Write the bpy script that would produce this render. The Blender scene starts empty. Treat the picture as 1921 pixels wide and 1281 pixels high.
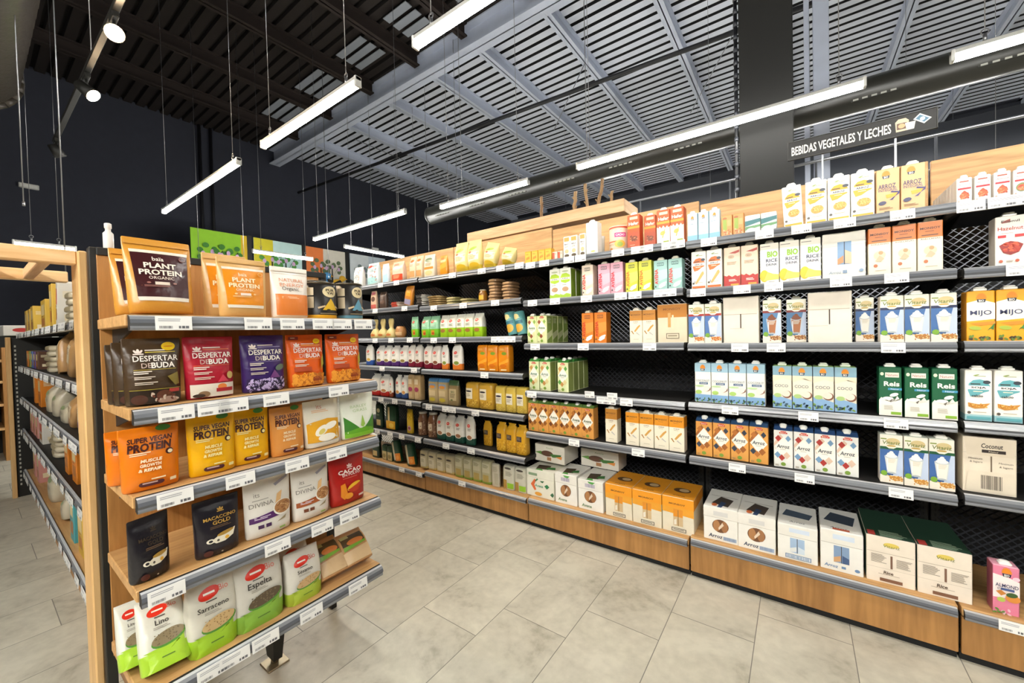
import bpy, math, random
from mathutils import Vector, Matrix
random.seed(7)
R = math.radians
C = bpy.context.scene.collection
SC = bpy.context.scene

# ------------------------------------------------------------------ camera
FPX = 745.45
YAW, PITCH, ROLL = -0.623995, -0.0188428, -0.0241484
fwd = Vector((math.sin(YAW) * math.cos(PITCH), math.cos(YAW) * math.cos(PITCH), math.sin(PITCH)))
rgt0 = Vector((math.cos(YAW), -math.sin(YAW), 0))
up0 = rgt0.cross(fwd)
rgt = math.cos(ROLL) * rgt0 + math.sin(ROLL) * up0
upv = -math.sin(ROLL) * rgt0 + math.cos(ROLL) * up0
cam_data = bpy.data.cameras.new('camera')
cam = bpy.data.objects.new('camera', cam_data)
C.objects.link(cam)
m = Matrix((rgt, upv, -fwd)).transposed().to_4x4()
m.translation = Vector((0, 0, 1.3))
cam.matrix_world = m
cam_data.sensor_width = 36.0
cam_data.lens = FPX / 1921.0 * 36.0
cam_data.clip_start = 0.02
SC.camera = cam

# ------------------------------------------------------------------ world and exposure
w = bpy.data.worlds.new('world')
SC.world = w
w.use_nodes = True
w.node_tree.nodes['Background'].inputs[0].default_value = (0.75, 0.85, 1.0, 1)
w.node_tree.nodes['Background'].inputs[1].default_value = 0.01
SC.view_settings.view_transform = 'Standard'
SC.view_settings.look = 'None'
SC.view_settings.gamma = 1.0
SC.view_settings.exposure = 1.25
SC.view_settings.use_curve_mapping = False
LAMP_E = 46.0          # luminance of the line lamps

# ------------------------------------------------------------------ materials
def lin(h):
    v = [int(h[i:i + 2], 16) / 255 for i in (0, 2, 4)]
    return [c / 12.92 if c <= .04045 else ((c + .055) / 1.055) ** 2.4 for c in v] + [1]

_M = {}
# kind: roughness, metallic, value variation, noise scale, bump strength, bump scale
KIND = {'paper': (.42, 0, .05, 30, .02, 60), 'card': (.62, 0, .08, 22, .06, 90), 'foil': (.29, 0, .06, 18, .85, 24),
        'film': (.28, 0, .08, 20, .6, 34), 'plastic': (.35, 0, .04, 30, 0, 1), 'metal': (.35, .85, .06, 40, .02, 120),
        'paint': (.55, 0, .08, 6, .04, 60), 'matte': (.8, 0, .1, 8, .1, 40), 'gloss': (.2, 0, .04, 20, 0, 1)}

def mat(h, kind='paper'):
    k = (h, kind)
    if k in _M:
        return _M[k]
    r, me, var, ns, bs, bsc = KIND[kind]
    M = bpy.data.materials.new('%s_%s' % (kind, h))
    M.use_nodes = True
    N, L = M.node_tree.nodes, M.node_tree.links
    b = N['Principled BSDF']
    b.inputs['Roughness'].default_value = r
    b.inputs['Metallic'].default_value = me
    tc = N.new('ShaderNodeTexCoord')
    no = N.new('ShaderNodeTexNoise')
    no.inputs['Scale'].default_value = ns
    L.new(tc.outputs['Object'], no.inputs['Vector'])
    mr = N.new('ShaderNodeMapRange')
    mr.inputs['To Min'].default_value = 1 - var
    mr.inputs['To Max'].default_value = 1 + var
    L.new(no.outputs['Fac'], mr.inputs['Value'])
    hs = N.new('ShaderNodeHueSaturation')
    hs.inputs['Color'].default_value = lin(h)
    L.new(mr.outputs[0], hs.inputs['Value'])
    L.new(hs.outputs[0], b.inputs['Base Color'])
    if bs:
        n2 = N.new('ShaderNodeTexNoise')
        n2.inputs['Scale'].default_value = bsc
        n2.inputs['Detail'].default_value = 3
        L.new(tc.outputs['Object'], n2.inputs['Vector'])
        bp = N.new('ShaderNodeBump')
        bp.inputs['Strength'].default_value = bs
        bp.inputs['Distance'].default_value = .004
        L.new(n2.outputs['Fac'], bp.inputs['Height'])
        L.new(bp.outputs[0], b.inputs['Normal'])
    _M[k] = M
    return M

def wood(name, c1, c2, axis='X', rough=.5, scale=1.0):
    if name in _M:
        return _M[name]
    M = bpy.data.materials.new(name)
    M.use_nodes = True
    N, L = M.node_tree.nodes, M.node_tree.links
    b = N['Principled BSDF']
    b.inputs['Roughness'].default_value = rough
    tc = N.new('ShaderNodeTexCoord')
    mp = N.new('ShaderNodeMapping')
    s = {'X': (1.2, 14, 14), 'Y': (14, 1.2, 14), 'Z': (14, 14, 1.2)}[axis]
    mp.inputs['Scale'].default_value = [q * scale for q in s]
    L.new(tc.outputs['Object'], mp.inputs['Vector'])
    n1 = N.new('ShaderNodeTexNoise')
    n1.inputs['Scale'].default_value = 1.6
    n1.inputs['Detail'].default_value = 6
    n1.inputs['Distortion'].default_value = .8
    L.new(mp.outputs[0], n1.inputs['Vector'])
    n2 = N.new('ShaderNodeTexNoise')
    n2.inputs['Scale'].default_value = 9
    n2.inputs['Detail'].default_value = 4
    L.new(mp.outputs[0], n2.inputs['Vector'])
    mx = N.new('ShaderNodeMath')
    mx.operation = 'MULTIPLY_ADD'
    mx.inputs[1].default_value = .35
    L.new(n2.outputs['Fac'], mx.inputs[0])
    L.new(n1.outputs['Fac'], mx.inputs[2])
    cr = N.new('ShaderNodeValToRGB')
    cr.color_ramp.elements[0].position = .45
    cr.color_ramp.elements[0].color = lin(c1)
    cr.color_ramp.elements[1].position = .85
    cr.color_ramp.elements[1].color = lin(c2)
    L.new(mx.outputs[0], cr.inputs[0])
    L.new(cr.outputs[0], b.inputs['Base Color'])
    bp = N.new('ShaderNodeBump')
    bp.inputs['Strength'].default_value = .12
    bp.inputs['Distance'].default_value = .003
    L.new(n2.outputs['Fac'], bp.inputs['Height'])
    L.new(bp.outputs[0], b.inputs['Normal'])
    _M[name] = M
    return M

def emit(name, col, strength):
    if name in _M:
        return _M[name]
    M = bpy.data.materials.new(name)
    M.use_nodes = True
    N, L = M.node_tree.nodes, M.node_tree.links
    b = N['Principled BSDF']
    b.inputs['Base Color'].default_value = (.8, .8, .8, 1)
    b.inputs['Emission Color'].default_value = col
    b.inputs['Emission Strength'].default_value = strength
    _M[name] = M
    return M

def glass_mat():
    if 'glass' in _M:
        return _M['glass']
    M = bpy.data.materials.new('clear_film')
    M.use_nodes = True
    N, L = M.node_tree.nodes, M.node_tree.links
    b = N['Principled BSDF']
    b.inputs['Base Color'].default_value = (.95, .97, .98, 1)
    b.inputs['Roughness'].default_value = .06
    b.inputs['Transmission Weight'].default_value = 1
    b.inputs['IOR'].default_value = 1.3
    _M['glass'] = M
    return M

def floor_mat():
    M = bpy.data.materials.new('stone_look_tiles')
    M.use_nodes = True
    N, L = M.node_tree.nodes, M.node_tree.links
    b = N['Principled BSDF']
    b.inputs['Roughness'].default_value = .42
    tc = N.new('ShaderNodeTexCoord')
    sp = N.new('ShaderNodeSeparateXYZ')
    L.new(tc.outputs['Object'], sp.inputs[0])
    def mth(op, a, bb=None, c=None):
        n = N.new('ShaderNodeMath')
        n.operation = op
        for i, v in enumerate((a, bb, c)):
            if v is None:
                continue
            if isinstance(v, (int, float)):
                n.inputs[i].default_value = v
            else:
                L.new(v, n.inputs[i])
        return n.outputs[0]
    TW, TL, ST = .3285, .6155, .2055
    u = mth('MULTIPLY_ADD', sp.outputs['X'], 1 / TW, .157 / TW + 40)
    col = mth('FLOOR', u)
    fu = mth('FRACT', u)
    # in the column X -1.146..-.82 a cross joint lies at Y = 1.47; each column steps by .2055
    k = mth('SUBTRACT', col, 37)
    v0 = mth('MULTIPLY_ADD', k, -ST, sp.outputs['Y'])
    v = mth('MULTIPLY_ADD', v0, 1 / TL, 40 - 1.47 / TL)
    row = mth('FLOOR', v)
    fv = mth('FRACT', v)
    du = mth('MULTIPLY', mth('MINIMUM', fu, mth('SUBTRACT', 1, fu)), TW)
    dv = mth('MULTIPLY', mth('MINIMUM', fv, mth('SUBTRACT', 1, fv)), TL)
    dd = mth('MINIMUM', du, dv)
    mr = N.new('ShaderNodeMapRange')
    mr.inputs['From Min'].default_value = .0008
    mr.inputs['From Max'].default_value = .0022
    L.new(dd, mr.inputs['Value'])
    cid = mth('MULTIPLY_ADD', col, 7.31, mth('MULTIPLY', row, 3.77))
    wn = N.new('ShaderNodeTexWhiteNoise')
    wn.noise_dimensions = '1D'
    L.new(cid, wn.inputs['W'])
    ofs = N.new('ShaderNodeVectorMath')
    ofs.operation = 'MULTIPLY_ADD'
    L.new(wn.outputs['Color'], ofs.inputs[0])
    ofs.inputs[1].default_value = (9, 9, 9)
    L.new(tc.outputs['Object'], ofs.inputs[2])
    n1 = N.new('ShaderNodeTexNoise')
    n1.inputs['Scale'].default_value = 3.2
    n1.inputs['Detail'].default_value = 8
    n1.inputs['Roughness'].default_value = .62
    n1.inputs['Distortion'].default_value = .6
    L.new(ofs.outputs[0], n1.inputs['Vector'])
    n2 = N.new('ShaderNodeTexNoise')
    n2.inputs['Scale'].default_value = 26
    n2.inputs['Detail'].default_value = 6
    L.new(ofs.outputs[0], n2.inputs['Vector'])
    s = mth('MULTIPLY_ADD', n2.outputs['Fac'], .35, n1.outputs['Fac'])
    cr = N.new('ShaderNodeValToRGB')
    e = cr.color_ramp.elements
    e[0].position = .42
    e[0].color = lin('98917F')
    e[1].position = .82
    e[1].color = lin('D0CAB8')
    x = e.new(.6)
    x.color = lin('BDB7A6')
    L.new(s, cr.inputs[0])
    mx = N.new('ShaderNodeMix')
    mx.data_type = 'RGBA'
    mx.inputs[6].default_value = lin('6F6B62')
    L.new(mr.outputs[0], mx.inputs[0])
    L.new(cr.outputs[0], mx.inputs[7])
    L.new(mx.outputs[2], b.inputs['Base Color'])
    bp = N.new('ShaderNodeBump')
    bp.inputs['Strength'].default_value = .15
    bp.inputs['Distance'].default_value = .002
    L.new(n2.outputs['Fac'], bp.inputs['Height'])
    L.new(bp.outputs[0], b.inputs['Normal'])
    return M

OAK_X = lambda: wood('oak_along_x', 'AD7F4A', 'D2A66E', 'X')
OAK_Y = lambda: wood('oak_along_y', 'AD7F4A', 'D2A66E', 'Y')
OAK_Z = lambda: wood('oak_along_z', '93632F', 'B98548', 'Z')
KICK = lambda: wood('oak_kick', '835A2E', 'B08048', 'Z', .45, .6)
PINE = lambda: wood('pine_boards', 'C59263', 'E3BC8E', 'X')
PINE_Y = lambda: wood('pine_beam', 'D0A069', 'E8C490', 'Y')
PINE_Z = lambda: wood('pine_post', 'C89A5E', 'DDB57C', 'Z')
BLACK = lambda: mat('14130F', 'paint')
SHELFBLK = lambda: mat('1B1A19', 'paint')
GREY = lambda: mat('8C8D8E', 'plastic')

# ------------------------------------------------------------------ mesh builder
class MB:
    def __init__(self):
        self.v, self.f, self.m, self.s, self.mats = [], [], [], [], []
    def mi(self, M):
        if M not in self.mats:
            self.mats.append(M)
        return self.mats.index(M)
    def add(self, vs, fs, M, smooth=False):
        o = len(self.v)
        self.v += [tuple(p) for p in vs]
        i = self.mi(M)
        for f in fs:
            self.f.append([q + o for q in f])
            self.m.append(i)
            self.s.append(smooth)
    def box(self, x0, x1, y0, y1, z0, z1, M, b=0):
        if b <= 0:
            vs = [(x, y, z) for x in (x0, x1) for y in (y0, y1) for z in (z0, z1)]
            self.add(vs, [(0, 1, 3, 2), (4, 6, 7, 5), (0, 4, 5, 1), (2, 3, 7, 6), (0, 2, 6, 4), (1, 5, 7, 3)], M)
            return
        rings = []
        for z, ins in ((z0, b), (z0 + b, 0), (z1 - b, 0), (z1, b)):
            xa, xb, ya, yb = x0 + ins, x1 - ins, y0 + ins, y1 - ins
            rings.append([(xa + b, ya, z), (xb - b, ya, z), (xb, ya + b, z), (xb, yb - b, z), (xb - b, yb, z), (xa + b, yb, z), (xa, yb - b, z), (xa, ya + b, z)])
        self.loft(rings, [M] * 3, M, M)
    def loft(self, rings, mats, bot=None, top=None, smooth=False, closed=True):
        n = len(rings[0])
        base = len(self.v)
        for r in rings:
            self.v += [tuple(p) for p in r]
        for i in range(len(rings) - 1):
            k = self.mi(mats[i])
            for j in range(n if closed else n - 1):
                a, b_ = base + i * n + j, base + i * n + (j + 1) % n
                self.f.append([a, b_, b_ + n, a + n])
                self.m.append(k)
                self.s.append(smooth)
        if bot:
            self.f.append([base + j for j in range(n)][::-1])
            self.m.append(self.mi(bot))
            self.s.append(False)
        if top:
            o = base + (len(rings) - 1) * n
            self.f.append([o + j for j in range(n)])
            self.m.append(self.mi(top))
            self.s.append(False)
    def tube(self, p, q, r, M, n=8, r2=None, caps=True):
        p, q = Vector(p), Vector(q)
        d = (q - p).normalized()
        a = d.orthogonal().normalized()
        b = d.cross(a)
        r2 = r if r2 is None else r2
        ring = lambda c, rr: [c + (a * math.cos(t) + b * math.sin(t)) * rr for t in [2 * math.pi * i / n for i in range(n)]]
        self.loft([ring(p, r), ring(q, r2)], [M], M if caps else None, M if caps else None, smooth=True)
    def lathe(self, prof, M, n=20, cx=0, cy=0, mats=None, axis='Z', bot=True, top=True):
        rings = []
        for r, z in prof:
            rings.append([(cx + r * math.cos(2 * math.pi * i / n), cy + r * math.sin(2 * math.pi * i / n), z) for i in range(n)])
        mats = mats or [M] * (len(prof) - 1)
        self.loft(rings, mats, mats[0] if bot else None, mats[-1] if top else None, smooth=True)
    def mesh(self, name):
        me = bpy.data.meshes.new(name)
        me.from_pydata(self.v, [], self.f)
        for M in self.mats:
            me.materials.append(M)
        me.polygons.foreach_set('material_index', self.m)
        me.polygons.foreach_set('use_smooth', self.s)
        me.update()
        return me
    def build(self, name, parent=None, loc=None):
        return obj(name, self.mesh(name), parent, loc)

def obj(name, data, parent=None, loc=None, rot=None):
    o = bpy.data.objects.new(name, data)
    C.objects.link(o)
    if parent:
        o.parent = parent
    if loc:
        o.location = loc
    if rot:
        o.rotation_euler = rot
    return o

def tag(o, label=None, cat=None, group=None, kind=None):
    for k, v in (('label', label), ('category', cat), ('group', group), ('kind', kind)):
        if v:
            o[k] = v
    return o

def thing(name, label, cat, loc=(0, 0, 0), rz=0, group=None):
    o = obj(name, None, None, loc, (0, 0, rz))
    o.empty_display_size = .05
    return tag(o, label, cat, group)

def struct(name, mb, label=None):
    o = mb.build(name)
    o['kind'] = 'structure'
    return o

# ------------------------------------------------------------------ lettering
_T = {}
def text_geo(s, bold=0.0):
    k = (s, bold)
    if k in _T:
        return _T[k]
    cu = bpy.data.curves.new('lettering', 'FONT')
    cu.body = s
    cu.resolution_u = 2
    cu.offset = bold
    o = bpy.data.objects.new('lettering', cu)
    C.objects.link(o)
    dg = bpy.context.evaluated_depsgraph_get()
    ev = o.evaluated_get(dg)
    me = ev.to_mesh()
    vs = [(v.co.x, v.co.y) for v in me.vertices]
    fs = [tuple(p.vertices) for p in me.polygons]
    ev.to_mesh_clear()
    bpy.data.objects.remove(o)
    bpy.data.curves.remove(cu)
    xs = [v[0] for v in vs] or [0, 1]
    ys = [v[1] for v in vs] or [0, 1]
    x0, x1, y0, y1 = min(xs), max(xs), min(ys), max(ys)
    vs = [(x - (x0 + x1) / 2, y - (y0 + y1) / 2) for x, y in vs]
    _T[k] = (vs, fs, x1 - x0, y1 - y0)
    return _T[k]

def draw(mb, fmap, art, W, H, kind='paper', flat=True, k0=1):
    """Print art on a surface; fmap(u, v, k) is the surface point lifted by k thin ink layers."""
    k = k0
    for e in art:
        t = e[0]
        if t == 'r':
            _, u0, v0, u1, v1, c = e[:6]
            nu = 1 if flat else max(1, int(abs(u1 - u0) * 16 + .99))
            nv = 1 if flat else max(1, int(abs(v1 - v0) * 18 + .99))
            vs = [fmap(u0 + (u1 - u0) * i / nu, v0 + (v1 - v0) * j / nv, k) for j in range(nv + 1) for i in range(nu + 1)]
            fs = [(j * (nu + 1) + i, j * (nu + 1) + i + 1, (j + 1) * (nu + 1) + i + 1, (j + 1) * (nu + 1) + i) for j in range(nv) for i in range(nu)]
            mb.add(vs, fs, mat(c, kind), not flat)
        elif t == 'e':
            _, u, v, ru, rv, c = e[:6]
            a = R(e[6]) if len(e) > 6 else 0
            n = 20
            nr = 1 if flat else 3
            vs = [fmap(u, v, k)]
            for q in range(1, nr + 1):
                for i in range(n):
                    x, y = ru * W * math.cos(2 * math.pi * i / n) * q / nr, rv * H * math.sin(2 * math.pi * i / n) * q / nr
                    x, y = x * math.cos(a) - y * math.sin(a), x * math.sin(a) + y * math.cos(a)
                    vs.append(fmap(u + x / W, v + y / H, k))
            fs = [(0, 1 + i, 1 + (i + 1) % n) for i in range(n)]
            for q in range(1, nr):
                o = 1 + (q - 1) * n
                fs += [(o + i, o + n + i, o + n + (i + 1) % n, o + (i + 1) % n) for i in range(n)]
            mb.add(vs, fs, mat(c, kind), not flat)
        elif t == 'p':
            pts, c = e[1], e[2]
            n = len(pts)
            cu, cv = sum(p[0] for p in pts) / n, sum(p[1] for p in pts) / n
            if not flat:
                q = []
                for i in range(n):
                    a, b = pts[i], pts[(i + 1) % n]
                    s = max(1, int(max(abs(a[0] - b[0]) * 12, abs(a[1] - b[1]) * 14)))
                    q += [(a[0] + (b[0] - a[0]) * j / s, a[1] + (b[1] - a[1]) * j / s) for j in range(s)]
                pts, n = q, len(q)
            nr = 1 if flat else 3
            vs = [fmap(cu, cv, k)]
            for q in range(1, nr + 1):
                vs += [fmap(cu + (p[0] - cu) * q / nr, cv + (p[1] - cv) * q / nr, k) for p in pts]
            fs = [(0, 1 + i, 1 + (i + 1) % n) for i in range(n)]
            for q in range(1, nr):
                o = 1 + (q - 1) * n
                fs += [(o + i, o + n + i, o + n + (i + 1) % n, o + (i + 1) % n) for i in range(n)]
            mb.add(vs, fs, mat(c, kind), not flat)
        elif t == 't':
            _, s, u, v, wd, c = e[:6]
            o = e[6] if len(e) > 6 else {}
            vs, fs, tw, th = text_geo(s, o.get('b', 0))
            sx = wd * W / tw if not o.get('rot') else wd * H / tw
            sy = sx * o.get('st', 1)
            if 'h' in o:
                sy = o['h'] * (H if not o.get('rot') else W) / th
            it = o.get('it', 0)
            a = R(o.get('rot', 0))
            pts = []
            for x, y in vs:
                x, y = (x + it * y) * sx, y * sy
                if a:
                    x, y = x * math.cos(a) - y * math.sin(a), x * math.sin(a) + y * math.cos(a)
                pts.append(fmap(u + x / W, v + y / H, k + .5))
            mb.add(pts, fs, mat(c, kind), not flat)
        elif t == 'l':          # lines of print too small to read
            _, u0, v0, u1, n, c = e[:6]
            hh = e[6] if len(e) > 6 else .014
            rr = random.Random(int(u0 * 999) + n)
            for i in range(n):
                ue = u0 + (u1 - u0) * rr.uniform(.65, 1)
                v = v0 - i * hh * 2
                vs = [fmap(a, b, k) for a, b in ((u0, v), ((u0 + ue) / 2, v), (ue, v), (ue, v + hh), ((u0 + ue) / 2, v + hh), (u0, v + hh))]
                mb.add(vs, [(0, 1, 4, 5), (1, 2, 3, 4)], mat(c, kind), not flat)
        elif t == 'd':          # scattered grains
            _, u0, v0, u1, v1, n, c = e[:7]
            ru = e[7] if len(e) > 7 else .03
            rr = random.Random(n)
            for i in range(n):
                u, v, a = rr.uniform(u0, u1), rr.uniform(v0, v1), rr.uniform(0, 3)
                vs = []
                for j in range(6):
                    x, y = ru * W * math.cos(j * math.pi / 3), ru * W * .6 * math.sin(j * math.pi / 3)
                    vs.append(fmap(u + (x * math.cos(a) - y * math.sin(a)) / W, v + (x * math.sin(a) + y * math.cos(a)) / H, k + (i % 3) * .3))
                mb.add(vs, [tuple(range(6))], mat(c if i % 2 or len(e) < 9 else e[8], kind), not flat)
        elif t == 'bars':       # bar code strokes
            _, u0, v0, u1, v1, c = e[:6]
            rr = random.Random(5)
            u = u0
            while u < u1:
                wb = rr.uniform(.006, .018)
                mb.add([fmap(u, v0, k), fmap(min(u + wb, u1), v0, k), fmap(min(u + wb, u1), v1, k), fmap(u, v1, k)], [(0, 1, 2, 3)], mat(c, kind))
                u += wb + rr.uniform(.006, .016)
        k += .7 if t in 'tld' else 1

EPS = .00035
# ------------------------------------------------------------------ package bodies: each returns (MB, fmap, flat)
def band_mats(vs, base, bands, kind):
    out = []
    for a, b in zip(vs[:-1], vs[1:]):
        c = base
        m_ = (a + b) / 2
        for v0, v1, cc in bands:
            if v0 <= m_ <= v1:
                c = cc
        out.append(mat(c, kind))
    return out

def body_carton(w, d, h, D):
    mb = MB()
    kind = D.get('kind', 'paper')
    r = D.get('r', .003)
    bands = D.get('bands', [])
    vs = sorted({0, 1} | {q for b in bands for q in b[:2]})
    def ring(z, sc=1, ys=0, ye=None):
        x, ye_ = w / 2 * sc, d if ye is None else ye
        return [(-x, ys + r, z), (-x + .3 * r, ys + .3 * r, z), (-x + r, ys, z), (x - r, ys, z), (x - .3 * r, ys + .3 * r, z), (x, ys + r, z),
                (x, ye_ - r, z), (x - .3 * r, ye_ - .3 * r, z), (x - r, ye_, z), (-x + r, ye_, z), (-x + .3 * r, ye_ - .3 * r, z), (-x, ye_ - r, z)]
    side = D.get('side')
    top = mat(D.get('top', D['c']), kind)
    ms = band_mats(vs, D['c'], bands, kind)
    rings = [ring(v * h) for v in vs]
    if D.get('edge'):
        rings += [ring(h + .016, .97, .020)]
        ms = ms + [top]
    else:
        rr = ring(h + .0025, 1 - .005 / w, .0025, d - .0025)
        rings += [rr]
        ms = ms + [top]
    mb.loft(rings, ms, ms[0], top)
    if side:
        sm = mat(side, kind)
        for s in (-1, 1):
            x = s * (w / 2 + .0004)
            f = [(x, r, .004), (x, d - r, .004), (x, d - r, h - .004), (x, r, h - .004)]
            mb.add(f, [(0, 1, 2, 3) if s > 0 else (3, 2, 1, 0)], sm)
    fm = lambda u, v, k: ((u - .5) * w, -k * EPS, v * h)
    draw(mb, fm, D.get('art', []), w, h, kind)
    if D.get('sideart'):
        for s in (-1, 1):
            fs = lambda u, v, k, s=s: (s * (w / 2 + .0004 + k * EPS), (u if s > 0 else 1 - u) * d, v * h)
            draw(mb, fs, D['sideart'], d, h, kind)
    if D.get('topart'):
        ft = lambda u, v, k: ((u - .5) * w, v * d, h + .0026 + k * EPS)
        draw(mb, ft, D['topart'], w, d, kind)
    return mb

def soft_ring(a, b, yc, z, n, N=28, tw=0):
    pts = []
    for i in range(N):
        t = 2 * math.pi * (i + .5) / N - math.pi / 2
        c, s = math.cos(t), math.sin(t)
        x = a * math.copysign(abs(c) ** (2 / n), c)
        y = b * math.copysign(abs(s) ** (2 / n), s)
        pts.append((x * math.cos(tw) - y * math.sin(tw), yc + x * math.sin(tw) + y * math.cos(tw), z))
    return pts

def body_soft(w, d, h, D, prof):
    """prof: rows (v, width factor, depth factor, exponent, y centre factor)"""
    mb = MB()
    kind = D.get('kind', 'film')
    bands = D.get('bands', [])
    extra = sorted({q for b in bands for q in b[:2]})
    def at(v):
        for p, q in zip(prof[:-1], prof[1:]):
            if p[0] <= v <= q[0]:
                f = (v - p[0]) / max(1e-6, q[0] - p[0])
                return [p[i] + (q[i] - p[i]) * f for i in range(5)]
        return list(prof[-1] if v > prof[-1][0] else prof[0])
    vs = sorted(set([p[0] for p in prof] + extra))
    rings = []
    for v in vs:
        q = at(v)
        rings.append(soft_ring(w / 2 * q[1], d / 2 * q[2], d * q[4], v * h, q[3]))
    ms = band_mats(vs, D['c'], bands, kind)
    mb.loft(rings, ms, ms[0], ms[-1], smooth=True)
    def fm(u, v, k):
        q = at(min(max(v, 0), 1))
        t = min(.999, max(-.999, (u - .5) * 2))
        y = d * q[4] - d / 2 * q[2] * (1 - abs(t) ** q[3]) ** (1 / q[3])
        return (t * w / 2 * q[1], y - .0006 - k * EPS * 1.4, v * h)
    draw(mb, fm, D.get('art', []), w, h, kind, flat=False)
    return mb

POUCH = [(0, .90, .62, 2.6, .5), (.03, .93, .92, 2.5, .5), (.15, .94, 1.0, 2.4, .5), (.35, .95, .95, 2.3, .5), (.6, .97, .66, 2.2, .5),
         (.8, .99, .32, 2.1, .5), (.88, 1, .15, 2.1, .5), (.9, 1, .07, 2.2, .5), (.985, 1, .05, 2.4, .5), (1, .97, .04, 2.4, .5)]
BAG = [(0, .93, .9, 5, .5), (.02, .98, .98, 5, .5), (.3, 1, 1.02, 4.4, .5), (.62, .98, .98, 4.4, .5), (.76, .97, .82, 4, .5), (.88, .96, .42, 3.4, .5), (.95, .96, .1, 3, .5), (1, .95, .06, 3, .5)]
KNOT = [(0, .92, .9, 4, .5), (.03, .98, .98, 4, .5), (.3, 1, 1.02, 3.8, .5), (.68, 1, .98, 3.6, .5), (.8, .96, .8, 3.2, .5), (.88, .88, .46, 2.8, .5), (.92, .68, .3, 2.4, .5), (.95, .64, .22, 2.3, .5), (1, .82, .1, 2.3, .5)]
PACK = [(0, .92, .9, 5, .5), (.03, .98, .99, 5, .5), (.5, 1, 1.03, 5, .5), (.9, .98, .99, 5, .5), (.97, .95, .86, 4, .5), (1, .86, .6, 4, .5)]
PUFF = [(0, .9, .1, 3, .5), (.05, .94, .12, 3, .5), (.1, .95, .45, 2.8, .5), (.3, .97, .95, 2.6, .5), (.55, 1, 1, 2.6, .5), (.8, .98, .6, 2.6, .5), (.92, .97, .14, 3, .5), (1, .96, .08, 3, .5)]
TWIST = [(0, .8, .8, 2.6, .5), (.05, .95, .95, 2.6, .5), (.22, 1, 1, 2.4, .5), (.4, .7, .7, 2.2, .5), (.5, .34, .4, 2.1, .5), (.6, .4, .36, 2.1, .5), (.8, .6, .4, 2.2, .5), (.95, .62, .3, 2.2, .5), (1, .4, .14, 2.2, .5)]
FLAT = [(0, .9, .9, 5, .5), (.2, .98, .98, 5, .5), (.6, 1, 1, 4, .5), (.85, .95, .95, 4, .5), (1, .8, .8, 3, .5)]

def body_can(w, d, h, D):
    mb = MB()
    kind = D.get('kind', 'paper')
    r = w / 2
    bands = D.get('bands', [])
    vs = sorted({0, 1} | {q for b in bands for q in b[:2]})
    sh = D.get('shape', 'can')
    def rad(v):
        if sh == 'jar':
            return r * (1 if v < .74 else (1 - (v - .74) / .26 * .28))
        if sh == 'loaf':
            return r * math.sqrt(max(.05, 1 - (2 * v - 1) ** 2 * .55))
        return r
    if sh != 'can':
        vs = sorted(set(vs) | {.05, .2, .4, .6, .74, .8, .87, .95})
    ms = band_mats(vs, D['c'], bands, kind)
    pr = [(rad(0) * .96, 0)] + [(rad(v), v * h + (.003 if v == 0 else 0)) for v in vs]
    rings = [[(q * math.cos(2 * math.pi * i / 28), r + q * math.sin(2 * math.pi * i / 28), z) for i in range(28)] for q, z in pr]
    mb.loft(rings, [ms[0]] + ms, ms[0], mat(D.get('top', D['c']), kind), smooth=True)
    def fm(u, v, k):
        a = (u - .5) * 2.5
        q = rad(min(1, max(0, v))) + .0008 + k * EPS
        return (q * math.sin(a), r - q * math.cos(a), v * h)
    draw(mb, fm, D.get('art', []), w * 1.25, h, kind, flat=False)
    return mb
# ------------------------------------------------------------------ measured tables (metres; X along the long shelves, heights from eye level)
ZS = {"D": [0.415, 0.168, -0.11, -0.415, -0.694, -1.118], "C": [0.426, 0.18, -0.1055, -0.4185, -0.694, -1.132], "E": [0.411, 0.1645, -0.1085, -0.4095, -0.683, -1.118], "A": [0.441, 0.217, -0.048, -0.299, -0.579, -0.8745, -1.158], "B": [0.435, 0.201, -0.054, -0.308, -0.589, -0.877, -1.138]}
CZ = [0.034, -0.222, -0.461, -0.719, -1.01]
TAGS = {"D0": [-0.355, -0.122, 0.016, 0.163, 0.338], "D1": [-0.408, -0.215, -0.089, 0.149, 0.32], "D2": [-0.227, -0.082, 0.309], "D3": [-0.272, 0.034, 0.316], "D4": [-0.245, 0.018, 0.329], "E0": [0.519, 0.596, 0.631], "E1": [0.639], "E5": [0.621], "C0": [-1.41, -1.305, -1.13, -1.052, -0.821, -0.709, -0.662, -0.546, -0.501], "C1": [-1.4, -1.233, -1.019, -0.81, -0.728, -0.591, -0.547], "C2": [-1.387, -1.046, -0.654], "C3": [-1.421, -0.931, -0.885, -0.788], "C4": [-1.121, -0.726], "A0": [-2.987, -2.767], "A1": [-3.075, -2.673], "A2": [-3.089, -2.862, -2.617], "A3": [-3.0, -2.575], "A4": [-3.029, -2.836, -2.654], "A5": [-3.098, -2.915, -2.757, -2.553], "A6": [-2.769, -2.552], "B0": [-2.11, -1.822, -1.654, -1.498], "B1": [-2.321, -2.009, -1.708], "B2": [-2.331, -2.128, -1.716, -1.646, -1.578], "B3": [-1.821], "B4": [-2.408, -2.222, -2.148, -1.916], "B5": [-2.227, -1.968], "B6": [-2.068]}
CAP_TAGS = [[0.356, 0.573, 0.681, 0.793, 0.867, 0.96], [0.354, 0.443, 0.494, 0.62, 0.845], [0.344, 0.506, 0.681, 0.828], [0.317, 0.608, 0.763, 0.873], [0.417, 0.561, 0.713, 0.9, 0.473]]
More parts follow.
